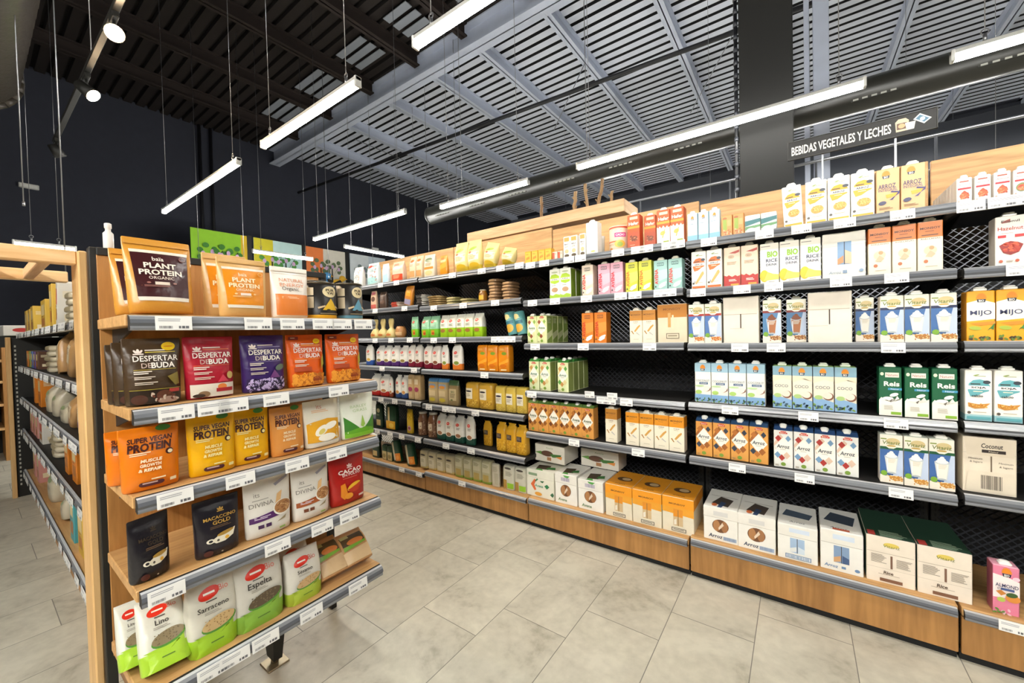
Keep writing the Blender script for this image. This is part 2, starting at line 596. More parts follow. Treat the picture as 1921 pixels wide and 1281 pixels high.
ROWS = [
 ('D', 0, 'mini_coconut', -0.465, -0.311, 3, 0.145, 0, 'small pale blue coconut carton, top shelf', {}),
 ('D', 0, 'mini_orange', -0.306, -0.207, 2, 0.106, 0, 'small orange carton with green panel', {}),
 ('D', 0, 'mini_teal', -0.205, -0.074, 2, 0.086, 0, 'small wide white and teal carton', {}),
 ('D', 0, 'soria_yellow', -0.049, 0.026, 1, 0.186, 0, 'white rice carton with yellow blob, leaning slightly at the left end of its row', {'lean': 1}),
 ('D', 0, 'soria_yellow', 0.031, 0.265, 3, 0.189, 0, 'upright white rice carton with yellow blob', {}),
 ('D', 0, 'integral', 0.267, 0.415, 2, 0.182, 0, 'cream carton with orange sun and navy lettering', {}),
 ('D', 1, 'soria_orange', -0.45, -0.304, 2, 0.193, 0, 'white rice carton with orange blob', {}),
 ('D', 1, 'red_cream', -0.299, -0.15, 2, 0.192, 0, 'cream carton with red wavy base on the second shelf', {}),
 ('D', 1, 'rice_drink', -0.145, 0.087, 3, 0.187, 0, 'white carton with green and navy lettering and yellow swirl', {}),
 ('D', 1, 'box_window', 0.089, 0.236, 1, 0.194, 0, 'white shipping box with two cartons showing through its cut-out on the second shelf', {'box': 1}),
 ('D', 1, 'monsoy_orange', 0.241, 0.462, 3, 0.194, 0, 'cream carton with orange top band beside the bare mesh', {}),
 ('D', 2, 'vita_red', -0.467, -0.31, 2, 0.198, 0, 'milkshake carton with red stripe and orange grain', {}),
 ('D', 2, 'box_plain_a', -0.305, -0.15, 1, 0.224, 0, 'plain white shipping box with a slit, narrower of two on the third shelf', {'box': 1}),
 ('D', 2, 'vita_choc', -0.137, -0.062, 1, 0.199, 0, 'chocolate drink carton with brown cup at the shelf front', {}),
 ('D', 2, 'vita_choc', -0.045, 0.033, 1, 0.199, 0.06, 'chocolate drink carton with brown cup standing back in shadow', {}),
 ('D', 2, 'box_plain_b', 0.036, 0.191, 1, 0.22, 0, 'plain white shipping box with a slit, wider of two on the third shelf', {'box': 1}),
 ('D', 2, 'vita_navy', 0.205, 0.269, 1, 0.189, 0.07, 'milkshake carton with navy stripe set back in shadow', {}),
 ('D', 2, 'vita_navy', 0.276, 0.498, 3, 0.187, 0, 'milkshake carton with navy stripe at the shelf front', {}),
 ('D', 3, 'coco_light', -0.441, -0.128, 4, 0.199, 0, 'white and blue coconut cream carton', {'dp': 2}),
 ('D', 3, 'coco', -0.1, 0.204, 4, 0.195, 0, 'blue coconut drink carton with large brown half coconut', {'dp': 2}),
 ('D', 3, 'reis', 0.269, 0.501, 3, 0.198, 0, 'dark green rice drink carton with white splash', {'gap': 0.008, 'dp': 2}),
 ('D', 4, 'arroz_orange', -0.44, -0.118, 4, 0.177, 0, 'orange carton with white diamond and navy top', {'top': 'edge'}),
 ('D', 4, 'arroz_blue', -0.099, 0.209, 4, 0.172, 0, 'white rice drink carton with blue and red diamonds', {'top': 'edge'}),
 ('D', 4, 'vita_green', 0.273, 0.491, 3, 0.198, 0, 'milkshake carton with green stripe', {'dp': 2}),
 ('D', 5, 'box_arroz_hole', -0.408, -0.094, 2, 0.168, 0, 'white shipping box with round hole and blue lettering', {'box': 1, 'd': 0.26, 'gap': 0.001}),
 ('D', 5, 'box_arroz_slot', -0.088, 0.066, 1, 0.161, 0, 'white shipping box with blue cartons in its slot and blue bar code below', {'box': 1, 'd': 0.26}),
 ('D', 5, 'box_arroz_slot2', 0.072, 0.222, 1, 0.177, 0, 'white shipping box with blue and brown cartons in its slot', {'box': 1, 'd': 0.26}),
 ('D', 5, 'box_vita', 0.227, 0.538, 2, 0.192, 0, 'white shipping box with dark green top', {'box': 1, 'd': 0.3, 'gap': 0.005}),
 ('E', 0, 'mini_almond', 0.493, 0.633, 3, 0.096, 0, 'small white carton with red band and almonds', {'gap': 0.006, 'dp': 7}),
 ('E', 0, 'mini_almond2', 0.635, 0.679, 1, 0.094, 0, 'small white carton with green bowl cut by the photo edge', {}),
 ('E', 1, 'hazelnut', 0.592, 0.667, 1, 0.179, 0, 'large white hazelnut drink carton with red bowl', {}),
 ('E', 2, 'mijo', 0.519, 0.667, 2, 0.185, 0, 'yellow millet drink carton with navy lettering', {}),
 ('E', 3, 'soja', 0.513, 0.662, 2, 0.189, 0, 'white soya drink carton with teal blob', {'gap': 0.006}),
 ('E', 4, 'box_coconut', 0.509, 0.647, 1, 0.209, 0, 'cream coconut shipping box with bar code on the fifth shelf', {'box': 1, 'd': 0.25}),
 ('E', 5, 'almond_pink', 0.584, 0.652, 1, 0.177, 0, 'pink almond drink carton alone on the bottom shelf', {}),
 ('C', 0, 'bar_box', -1.488, -1.283, 4, 0.081, 0, 'small yellow snack box on the top shelf', {}),
 ('C', 0, 'bar_red', -1.279, -1.202, 2, 0.051, 0, 'small red and white snack box', {}),
 ('C', 0, 'thin_gold', -1.196, -1.097, 2, 0.133, 0, 'slim white carton with gold top', {}),
 ('C', 0, 'thin_gold', -1.086, -1.043, 1, 0.136, 0, 'slim white carton with gold top standing apart from its pair', {}),
 ('C', 0, 'tall_white', -1.039, -0.963, 1, 0.192, 0, 'tall plain white carton beside the round tin', {}),
 ('C', 0, 'tin', -0.91, -0.798, 1, 0.147, 0, 'round cream tin with red rim and pink logo', {'can': 1}),
 ('C', 0, 'hafer', -0.785, -0.713, 1, 0.188, 0, 'orange oat drink carton next to the round tin', {}),
 ('C', 0, 'hafer', -0.704, -0.639, 1, 0.181, 0.05, 'orange oat drink carton set back behind its row', {}),
 ('C', 0, 'hafer_white', -0.622, -0.48, 2, 0.183, 0, 'orange and white oat carton', {}),
 ('C', 1, 'green_soja', -1.303, -1.146, 2, 0.186, 0, 'white and lime green carton on the second shelf', {'dp': 3}),
 ('C', 1, 'avena_pale', -1.073, -0.996, 1, 0.184, 0, 'pale peach oat carton standing alone on the second shelf', {}),
 ('C', 1, 'avena_pink', -0.968, -0.812, 2, 0.179, 0, 'pink oat carton with red lettering', {}),
 ('C', 1, 'avena_yellow', -0.802, -0.65, 2, 0.168, 0, 'lime yellow oat carton with orange lettering', {'gap': 0.005}),
 ('C', 1, 'avena_teal', -0.641, -0.492, 2, 0.159, 0, 'pale teal oat carton with red lettering', {}),
 ('C', 2, 'arroz_green', -1.485, -1.327, 2, 0.18, 0, 'pale green carton with brown nuts, third shelf', {'dp': 5}),
 ('C', 2, 'avena_orange', -1.083, -0.918, 2, 0.18, 0, 'deep orange oat carton with red lettering', {'gap': 0.006}),
 ('C', 2, 'monsoy', -0.783, -0.634, 2, 0.18, 0, 'cream oat carton with brown top band', {}),
 ('C', 2, 'box_monsoy_up', -0.625, -0.472, 1, 0.203, 0, 'cream shipping box with brown top band on the third shelf', {'box': 1}),
 ('C', 3, 'arroz_green2', -1.481, -1.31, 2, 0.192, 0, 'pale green carton with white diamond, fourth shelf', {'gap': 0.006, 'dp': 2}),
 ('C', 3, 'arroz_green2', -1.259, -1.179, 1, 0.189, 0, 'pale green carton with white diamond beside the empty shelf', {'dp': 3}),
 ('C', 4, 'arroz_orange2', -1.489, -1.014, 6, 0.187, 0, 'orange carton with white diamond and green top', {'top': 'edge', 'gap': 0.001}),
 ('C', 4, 'monsoy', -0.94, -0.864, 1, 0.197, 0, 'cream oat carton with orange top, alone between two rows', {}),
 ('C', 4, 'monsoy_y', -0.816, -0.494, 4, 0.188, 0, 'cream oat carton with bright orange top', {}),
 ('C', 5, 'box_diamonds', -1.519, -1.301, 1, 0.177, 0, 'white shipping box with green and orange diamonds at the bottom left', {'box': 1, 'd': 0.2}),
 ('C', 5, 'box_almond', -1.294, -1.136, 1, 0.188, 0, 'smaller white shipping box with round hole beside the diamond box', {'box': 1, 'd': 0.22}),
 ('C', 5, 'box_almond', -1.129, -0.962, 1, 0.181, 0, 'white shipping box with round hole beside the orange topped boxes', {'box': 1, 'd': 0.24}),
 ('C', 5, 'box_monsoy', -0.95, -0.453, 3, 0.189, 0, 'cream shipping box with orange top and small framed stamp', {'box': 1, 'd': 0.25, 'gap': 0.004}),
 ('C', 5, 'box_nuts', -1.502, -1.266, 1, 0.115, 0.09, 'white shipping box with coconut picture stacked on the second layer', {'lift': 0.215, 'box': 1, 'd': 0.2}),
 ('C', 5, 'box_nuts', -1.205, -0.938, 1, 0.114, 0.2, 'white shipping box with coconut picture deeper in shadow', {'lift': 0.2, 'box': 1, 'd': 0.15}),
 ('A', 0, 'bag_patt', -3.649, -3.442, 1, 0.225, 0.1, 'small white patterned packet partly behind the black cans', {}),
 ('A', 0, 'bag_teal', -3.276, -3.051, 1, 0.207, 0, 'white and teal packet on the far top shelf', {}),
 ('A', 0, 'bag_bluewhite', -3.043, -2.922, 1, 0.175, 0, 'pale blue packet on the far top shelf', {}),
 ('A', 0, 'bag_red', -2.907, -2.693, 1, 0.175, 0, 'cream packet with orange red base on the far top shelf', {}),
 ('A', 0, 'bag_tan', -2.671, -2.512, 2, 0.189, 0, 'tan packet right of the orange red packet', {}),
 ('B', 0, 'bag_tan2', -2.493, -2.319, 1, 0.187, 0, 'cream and tan packet left of the orange bag', {}),
 ('B', 0, 'bag_orange', -2.307, -2.19, 1, 0.157, 0, 'orange bag beside the puffed snack bags', {}),
 ('B', 0, 'puff', -2.159, -1.896, 2, 0.235, 0, 'tall upright pale yellow snack bag', {}),
 ('B', 0, 'puff', -1.886, -1.723, 1, 0.181, 0, 'pale yellow puffed snack bag leaning right, nearer the upright ones', {'lean': 2}),
 ('B', 0, 'puff', -1.719, -1.567, 1, 0.124, 0, 'pale yellow puffed snack bag leaning right, nearest the orange boxes', {'lean': 2}),
 ('A', 1, 'bag_cocoa', -3.222, -3.102, 1, 0.172, 0, 'pink and cream packet at the far end of the second shelf', {}),
 ('A', 1, 'bag_dark', -3.094, -2.956, 1, 0.151, 0, 'dark brown packet at the far end of the second shelf', {}),
 ('A', 1, 'flat_red', -2.95, -2.776, 4, 0.05, 0, 'flat red and white packet', {'stack': 4}),
 ('A', 1, 'bag_orange_tall', -2.758, -2.621, 1, 0.174, 0, 'tall orange pasta bag leaning right on the second shelf', {'lean': 2}),
 ('A', 1, 'flat_bw', -2.609, -2.479, 6, 0.09, 0, 'flat black and white packet', {'stack': 6}),
 ('B', 1, 'flat_tan', -2.466, -2.276, 5, 0.084, 0, 'flat tan packet in the low left stack', {'stack': 5}),
 ('B', 1, 'flat_tan2', -2.264, -2.121, 3, 0.062, 0, 'flat olive packet in the middle stack', {'stack': 3}),
 ('B', 1, 'flat_tan2', -2.11, -1.964, 2, 0.039, 0, 'flat olive packet in the right stack', {'stack': 2}),
 ('B', 1, 'jar_honey', -1.926, -1.85, 1, 0.082, 0, 'small amber jar on the second shelf', {'can': 1}),
 ('B', 1, 'flat_tall', -1.828, -1.712, 7, 0.16, 0, 'flat brown packet in the left tall stack', {'stack': 7}),
 ('B', 1, 'flat_tall', -1.707, -1.587, 6, 0.129, 0, 'flat brown packet in the right tall stack', {'stack': 6}),
 ('A', 2, 'squash', -3.269, -2.916, 3, 0.175, 0, 'pale yellow twisted bag at the far end of the third shelf', {}),
 ('A', 2, 'basket_pack', -2.91, -2.808, 1, 0.1, 0, 'small orange round pack beside the twisted bags', {'can': 1}),
 ('A', 2, 'bag_green', -2.666, -2.553, 1, 0.173, 0, 'green bag with red logo, leftmost of three', {}),
 ('B', 2, 'bag_green', -2.546, -2.344, 2, 0.176, 0, 'green bag with red logo across the shelf joint', {}),
 ('B', 2, 'bag_lime', -2.326, -1.882, 5, 0.176, 0, 'white bag with lime base and red logo', {'gap': 0.002}),
 ('B', 2, 'can_teal', -1.658, -1.501, 2, 0.162, 0, 'teal canister with yellow picture', {'can': 1, 'lean': 3}),
 ('A', 3, 'bag_blue', -3.332, -3.183, 1, 0.194, 0, 'white bag with blue base at the far end', {}),
 ('A', 3, 'bag_purple', -3.175, -2.732, 4, 0.183, 0, 'white bag with purple base and red logo', {}),
 ('A', 3, 'bag_wine', -2.725, -2.55, 2, 0.191, 0, 'white bag with wine red base left of the joint', {}),
 ('B', 3, 'bag_wine', -2.53, -2.329, 2, 0.199, 0, 'white bag with wine red base right of the joint', {}),
 ('B', 3, 'bag_orangebase', -2.318, -2.211, 1, 0.194, 0, 'smaller white bag with orange base', {}),
 ('B', 3, 'bag_orangebase', -2.2, -2.054, 1, 0.202, 0, 'larger white bag with orange base in front', {}),
 ('B', 3, 'pack_orange', -1.942, -1.642, 3, 0.193, 0, 'solid orange pack on the fourth shelf', {}),
 ('A', 4, 'bag_redbase', -3.271, -2.992, 2, 0.199, 0, 'white bag with red base on the fifth shelf', {}),
 ('A', 4, 'bag_brownbase', -2.986, -2.918, 1, 0.178, 0, 'white bag with brown base on the fifth shelf', {}),
 ('A', 4, 'bag_navybase', -2.91, -2.744, 2, 0.202, 0, 'white bag with navy base on the fifth shelf', {}),
 ('A', 4, 'pasta_pink', -2.73, -2.567, 2, 0.214, 0, 'tall pasta pack with pink label', {}),
 ('B', 4, 'pack_bluetop', -2.484, -2.256, 2, 0.205, 0, 'tan pack with blue top', {}),
 ('B', 4, 'bag_tanlabel', -2.251, -2.097, 1, 0.197, 0, 'brown bag with green top and tan label', {}),
 ('B', 4, 'pack_corn', -2.07, -1.799, 2, 0.189, 0, 'yellow cereal pack with white label', {'gap': 0.01}),
 ('B', 4, 'pack_corn2', -1.775, -1.503, 3, 0.179, 0, 'pale yellow cereal pack near the shelf end', {'gap': 0.006}),
 ('A', 5, 'bottle_green', -3.204, -3.068, 1, 0.22, 0, 'dark green pack with cream window at the far end, sixth shelf', {}),
 ('A', 5, 'bottle_green2', -3.053, -2.857, 1, 0.225, 0, 'dark green pack with orange base, sixth shelf', {}),
 ('A', 5, 'bag_yellow', -2.758, -2.66, 1, 0.209, 0, 'yellow packet between green packs and jars', {}),
 ('A', 5, 'jar', -2.641, -2.541, 1, 0.18, 0, 'glass jar of beans with pale lid, left of two', {'can': 1}),
 ('B', 5, 'jar', -2.522, -2.413, 1, 0.186, 0, 'glass jar of beans with pale lid, right of two', {'can': 1}),
 ('B', 5, 'bag_pine', -2.401, -2.095, 3, 0.212, 0, 'white bag with dark green base and red logo', {}),
 ('B', 5, 'bag_pine', -2.074, -1.95, 1, 0.223, 0, 'white bag with dark green base standing apart', {}),
 ('B', 5, 'pack_corn3', -1.95, -1.841, 1, 0.188, 0.06, 'amber cereal pack in the shadow', {}),
 ('B', 5, 'pack_corn3', -1.784, -1.515, 3, 0.204, 0, 'amber cereal pack with dark label', {'gap': 0.006}),
 ('A', 6, 'bottle_green', -3.268, -3.129, 1, 0.194, 0, 'dark green pack with cream window on the bottom shelf', {}),
 ('A', 6, 'bottle_cream', -3.124, -2.968, 2, 0.136, 0, 'cream labelled green pack on the bottom shelf', {}),
 ('A', 6, 'bottle_green3', -2.953, -2.806, 1, 0.189, 0, 'dark green pack with orange base tilted left, nearer the far end', {'lean': 3}),
 ('A', 6, 'bottle_green3', -2.771, -2.619, 1, 0.188, 0, 'dark green pack with orange base tilted left, beside the pale packs', {'lean': 3}),
 ('B', 6, 'pack_pale', -2.601, -2.207, 4, 0.15, 0, 'pale cream pack with dark label on the bottom shelf', {}),
 ('B', 6, 'pack_palegreen', -2.198, -1.831, 4, 0.17, 0, 'pale cream pack with green base on the bottom shelf', {}),
 ('B', 6, 'pack_white', -1.823, -1.729, 1, 0.166, 0, 'plain pale pack on the bottom shelf', {}),
 ('B', 6, 'pack_whitegreen', -1.725, -1.523, 2, 0.17, 0, 'white pack with green and brown corner', {}),
]
CAP_ROWS = [
 (0, 'kraft_plum', 0.275, 0.437, 1, 0.225, 0, 'large orange kraft pouch with dark plum label at the front', {'lean': 4}),
 (0, 'kraft_plum', 0.265, 0.425, 1, 0.205, 0.11, 'orange kraft pouch with plum label, mostly hidden behind the front one', {'lean': 4}),
 (0, 'kraft_orange', 0.465, 0.597, 1, 0.213, 0.06, 'orange kraft pouch half hidden between the two front pouches', {}),
 (0, 'kraft_orange', 0.486, 0.635, 1, 0.195, 0, 'orange kraft pouch with orange label in front', {}),
 (0, 'white_orange', 0.645, 0.78, 1, 0.184, 0, 'white and orange pouch beside the black cans', {}),
 (0, 'black_can', 0.781, 0.905, 1, 0.134, 0.0, 'black can with yellow triangle and round cream badge', {'can': 1}),
 (0, 'black_can_blue', 0.911, 1.019, 1, 0.141, 0, 'black can with blue triangle and round cream badge', {'can': 1}),
 (0, 'black_can', 0.81, 0.929, 1, 0.153, 0.1, 'black can half hidden behind the white and orange pouch', {'can': 1}),
 (1, 'desp_brown', 0.257, 0.39, 1, 0.19, 0, 'dark brown pouch with yellow round sticker in front', {}),
 (1, 'desp_brown', 0.246, 0.373, 1, 0.18, 0.06, 'dark brown pouch directly behind the front brown one', {}),
 (1, 'desp_brown', 0.241, 0.357, 1, 0.174, 0.11, 'dark brown pouch, rearmost of the three brown ones', {}),
 (1, 'desp_red', 0.391, 0.527, 1, 0.192, 0, 'crimson pouch with fruit picture beside the brown pouches', {}),
 (1, 'desp_purple', 0.543, 0.686, 1, 0.194, 0, 'dark purple pouch with berries on its base', {}),
 (1, 'desp_orange', 0.69, 0.832, 1, 0.194, 0, 'orange grain pouch beside the purple pouch', {}),
 (1, 'desp_orange', 0.839, 0.991, 1, 0.194, 0, 'orange grain pouch at the right end of the second shelf', {}),
 (2, 'svp_orange', 0.242, 0.378, 1, 0.177, 0, 'orange protein pouch at the front left', {}),
 (2, 'svp_orange', 0.234, 0.339, 1, 0.158, 0.12, 'orange protein pouch hidden behind the front left one', {}),
 (2, 'svp_yellow', 0.392, 0.524, 1, 0.184, 0, 'golden yellow protein pouch standing in front', {}),
 (2, 'svp_yellow', 0.508, 0.631, 1, 0.181, 0.012, 'golden yellow protein pouch partly behind its neighbour', {}),
 (2, 'svp_light', 0.627, 0.747, 1, 0.173, 0, 'light orange protein pouch in the middle of the third shelf', {}),
 (2, 'its_yellow', 0.742, 0.888, 1, 0.178, 0, 'white and yellow pouch with banana slices', {}),
 (2, 'white_green', 0.891, 1.049, 1, 0.181, 0, 'white pouch with green leaf base at the shelf end', {}),
 (3, 'gold_shaded', 0.259, 0.358, 1, 0.177, 0.01, 'black pouch with cup picture at the left end', {'turn': 0.25}),
 (3, 'gold', 0.399, 0.526, 1, 0.176, 0, 'black pouch with gold lettering and cup picture', {}),
 (3, 'divina_purple', 0.536, 0.691, 1, 0.201, 0, 'white pouch with purple band and bowl picture', {}),
 (3, 'divina_brown', 0.691, 0.836, 1, 0.195, 0, 'white pouch with brown band and bowl picture', {}),
 (3, 'cacao', 0.835, 0.993, 1, 0.201, 0, 'bright red cocoa pouch at the right end', {}),
 (4, 'bag_seed_a', 0.267, 0.383, 1, 0.17, 0, 'white and lime seed bag lying tilted at the front left', {'lean': 5}),
 (4, 'bag_seed_a', 0.236, 0.312, 1, 0.155, 0.08, 'white and lime seed bag lying behind the tilted one', {'lean': 5}),
 (4, 'bag_seed_b', 0.373, 0.507, 1, 0.227, 0, 'tall white seed bag with lime base and pale seeds', {}),
 (4, 'bag_seed_c', 0.495, 0.65, 1, 0.226, 0, 'tall white seed bag with green base and dark seeds', {}),
 (4, 'bag_seed_d', 0.656, 0.789, 1, 0.181, 0, 'small white seed bag with lime base', {}),
 (4, 'bag_seed_d', 0.663, 0.79, 1, 0.178, 0.09, 'small white seed bag hidden behind the front small one', {}),
 (4, 'kraft_small', 0.783, 0.9, 1, 0.122, 0, 'small kraft bag with green stripe leaning back, left of two', {'lean': 6}),
 (4, 'kraft_small', 0.885, 1.015, 1, 0.11, 0, 'small kraft bag with green stripe leaning back, at the corner', {'lean': 6}),
]
# ------------------------------------------------------------------ package designs
DES = {}
def logo_leaf(u, v, c1='D8321F', c2='F0E6DA', s=1.0):
    return [('e', u, v, .17 * s, .055 * s, c1, 12), ('r', u - .09 * s, v - .006 * s, u + .09 * s, v + .012 * s, c2)]

def lotus(u, v, c, s=1.0):
    return [('e', u, v, .022 * s, .03 * s, c), ('e', u - .04 * s, v - .006, .018 * s, .026 * s, c, 35), ('e', u + .04 * s, v - .006, .018 * s, .026 * s, c, -35),
            ('r', u - .075 * s, v - .045 * s, u + .075 * s, v - .03 * s, c)]

def sun_logo(u, v, s=1.0, c='E48A1C', dark='23283A'):
    pts = []
    for i in range(22):
        a = math.pi * i / 21
        q = (.19 if i % 2 else .15) * s
        pts.append((u + q * math.cos(a), v + q * .62 * math.sin(a)))
    return [('p', pts, c), ('p', [(u - .15 * s, v - .005), (u + .15 * s, v - .005), (u + .12 * s, v - .062 * s), (u - .12 * s, v - .062 * s)], dark), ('t', 'BIO', u, v - .034 * s, .17 * s, 'F2EFE6', {'b': .02, 'h': .04 * s})]

def design(name, body, c, art=None, **k):
    D = dict(body=body, c=c, art=art or [])
    D.update(k)
    DES[name] = D

CAPW = 'EFEDE6'
# --- cartons, unit D
def soria(name, blob, word, food, extra=None):
    design(name, 'carton', 'F1EDE4', [
        ('e', .42, .91, .12, .012, '8FA35C', 18), ('l', .36, .885, .78, 1, '9AA06A', .012),
        ('p', [(.1, .6), (.14, .74), (.3, .81), (.55, .83), (.8, .8), (.92, .7), (.88, .6), (.7, .57), (.45, .5), (.2, .48)], blob),
        ('e', .8, .775, .14, .036, '3A4048'), ('r', .08, .625, .9, .70, 'F6F2EA'), ('l', .2, .725, .75, 1, '3A3630', .02),
        ('t', word, .5, .66, .56, '20252B', {'b': .03, 'h': .045}), ('l', .3, .58, .7, 1, 'F4E8C8', .014)]
        + food + [('r', .06, .03, .94, .085, blob), ('e', .14, .16, .07, .028, '5A5248'), ('l', .3, .17, .85, 1, 'B8A98A', .012)], cap=CAPW, capflat=1)
soria('soria_yellow', 'EBA51E', 'ARROZ', [('e', .55, .34, .3, .09, 'D9A24A', 8), ('d', .3, .27, .8, .42, 34, 'B87A2A', .035, 'E8C070')])
soria('soria_orange', 'DE6A22', 'ARROZ', [('p', [(.25, .16), (.36, .14), (.86, .40), (.82, .47), (.7, .45)], 'D8A95E'), ('p', [(.18, .13), (.28, .2), (.24, .24)], '6E6A60')])
soria('soja', '63A9B0', 'SOJA', [('t', 'calcio', .45, .5, .42, '2A2E30', {'b': .02}), ('p', [(.1, .36), (.5, .33), (.92, .36), (.7, .26), (.35, .24), (.12, .28)], 'C98A3A'), ('d', .15, .26, .8, .35, 18, 'E5B45E', .05, 'B87428')])
DES['soja']['bands'] = [(0, .12, '9FC7CC')]
design('integral', 'carton', 'DDB27E', sun_logo(.42, .86, 1.05) + [('t', 'ARROZ', .46, .62, .74, '3B3A66', {'h': .1, 'b': .01}), ('t', 'INTEGRAL', .5, .535, .8, '4A4878', {'h': .06}),
    ('p', [(.4, .43), (.95, .45), (.8, .38), (.45, .35)], 'E9A92A'), ('p', [(.55, .3), (.7, .3), (1, .5), (.98, .42)], '3D3470'), ('p', [(.62, .47), (.98, .44), (.98, .47), (.64, .5)], '3D3470'), ('e', .26, .25, .17, .045, '3B3B5C', 10),
    ('l', .12, .14, .8, 2, '8B6A44', .014), ('r', .34, .03, .56, .06, '3A2C22')], cap=CAPW)
design('red_cream', 'carton', 'E6CDB2', [('p', [(.3, .86), (.95, .93), (.95, .87), (.7, .84)], 'B03A28'), ('e', .45, .76, .2, .05, 'C9A98C'), ('t', 'bio', .45, .76, .16, '6B4A38'), ('l', .2, .62, .82, 3, 'A87C60', .014),
    ('p', [(0, 0), (1, 0), (1, .28), (.85, .25), (.7, .29), (.5, .25), (.3, .3), (.15, .26), (0, .3)], 'B5271F'), ('l', .3, .17, .8, 2, 'F2E4D6', .016), ('r', .42, .03, .9, .07, 'D9A43A')], cap=CAPW)
design('rice_drink', 'carton', 'EEEBE2', [('l', .06, .93, .7, 1, '8A8478', .02), ('t', 'BIO', .66, .735, .56, '8DBB2E', {'b': .05, 'h': .15}), ('t', 'RICE', .62, .58, .62, '27304E', {'b': .02, 'h': .085}), ('t', 'DRINK', .62, .475, .6, '27304E', {'b': .02, 'h': .06}),
    ('e', .22, .2, .24, .15, 'F0BE22'), ('p', [(.2, .08), (1, .1), (1, .22), (.7, .24), (.4, .3)], 'F3CF58'), ('l', .45, .04, .9, 1, '9A9486', .012)], bands=[(.86, 1, 'DDD6C6')], cap=CAPW)
design('monsoy_orange', 'carton', 'E7DDC6', [('t', 'MONSOY', .5, .87, .8, '4A2A1C', {'b': .02, 'h': .045}), ('l', .3, .8, .7, 1, '8A4A28', .012), ('l', .15, .72, .85, 1, '6E4632', .022), ('t', 'AVELLANAS', .5, .655, .78, '5A3A2A', {'h': .03}),
    ('e', .5, .42, .26, .09, 'CFC2A4', 20), ('e', .55, .47, .1, .04, 'B89468'), ('p', [(.3, .3), (.5, .42), (.7, .34), (.55, .28)], 'BFAE8C'), ('e', .32, .2, .09, .035, 'B9683A'), ('l', .3, .09, .85, 1, 'B0A384', .012)], bands=[(.68, 1, 'D87A35')], cap='E0DACB')
def vita(name, stripe, bg, cup, cont, grain, strip='F0EADB'):
    glass = [('p', [(.2, .55), (.8, .55), (.7, .2), (.32, .2)], 'C9CFD2'), ('p', [(.25, .53), (.75, .53), (.67, .22), (.36, .22)], cup), ('e', .5, .55, .31, .035, 'B4BEC6'), ('e', .5, .565, .25, .04, cont), ('e', .48, .605, .17, .035, cont), ('e', .5, .64, .09, .03, cont), ('e', .5, .215, .17, .02, 'AEB6BA'), ('r', .3, .27, .34, .5, 'E6EAEC')]
    design(name, 'carton', strip, [('r', .04, .9, .3, .925, '8FA04C'), ('e', .58, .87, .3, .07, 'D9C48E'), ('t', 'Vitariz', .5, .84, .78, '6A7A34', {'it': .1, 'b': .01, 'h': .075}), ('e', .5, .775, .2, .02, 'C9A85A'),
        ('r', 0, .13, 1, .70, bg), ('p', [(.55, .13), (1, .13), (1, .7), (.85, .7)], 'BCC9DE'), ('r', 0, .70, 1, .755, stripe), ('p', [(.25, .76), (.75, .76), (.6, .72), (.4, .72)], strip)] + glass
        + [('l', .36, .5, .7, 4, 'D8CFBC', .012), ('p', [(0, 0), (1, 0), (1, .15), (.6, .17), (.2, .14), (0, .17)], 'EDE4D2'), ('e', .7, .11, .3, .05, grain), ('d', .3, .05, .95, .16, 22, grain, .05, 'E9C98A'), ('e', .17, .2, .14, .055, '78A532')], cap=CAPW, top='DDE3D4')
vita('vita_red', '9E2B22', '4A6FA8', 'E4E2DA', 'F2EEE4', 'C8702C')
vita('vita_navy', '1F2A4E', '3E689F', 'E8E4D8', 'F3F0E6', 'B87A38')
vita('vita_green', '1E5A34', '3C64A0', 'E8E4D8', 'F3F0E6', 'C88A3A')
vita('vita_choc', '7E2A22', '4E7CA6', 'A8683C', '7E4426', '9A6030')
design('coco_light', 'carton', 'E9E7DE', [('r', 0, .78, 1, 1, '9DBFD0')] + sun_logo(.5, .87, .95) + [('t', 'COCONUT', .5, .555, .86, '50606E', {'h': .05}), ('r', .28, .46, .82, .515, '3F5F86'), ('t', 'CUISINE', .55, .487, .4, 'F0EEE6', {'h': .03}),
    ('e', .75, .34, .24, .08, 'EFE0D2'), ('p', [(.7, .27), (.98, .32), (.98, .4), (.9, .3)], '7A4A34'), ('e', .3, .42, .3, .02, 'B7D49A'), ('r', 0, .02, 1, .2, '7FA6CC'), ('e', .24, .26, .2, .05, 'A6C768'), ('d', .05, .02, .95, .12, 20, '5F8E3A', .07, '24384C')], cap='E8EAE6', top='9DBFD0', bands=[(.78, 1, '9DBFD0')])
design('coco', 'carton', 'E4DCC8', [('r', 0, .78, 1, 1, '86AABB'), ('p', [(0, .78), (1, .78), (1, .66), (.6, .72), (0, .62)], 'E9D9BC')] + sun_logo(.48, .86, 1.0) + [('t', 'COCO', .46, .53, .7, '3A4A5A', {'h': .065}),
    ('e', .74, .33, .25, .09, '7A4A32'), ('e', .7, .345, .22, .075, 'EBD6C6'), ('p', [(0, .0), (1, .0), (1, .2), (.6, .25), (0, .3)], '85A9CC'), ('e', .26, .3, .2, .05, 'A9C47A'), ('d', .02, .02, .9, .14, 16, '7C9E3E', .09, '2F4A60')], cap='DDE4D2', top='8DAF6C', bands=[(.78, 1, '86AABB')])
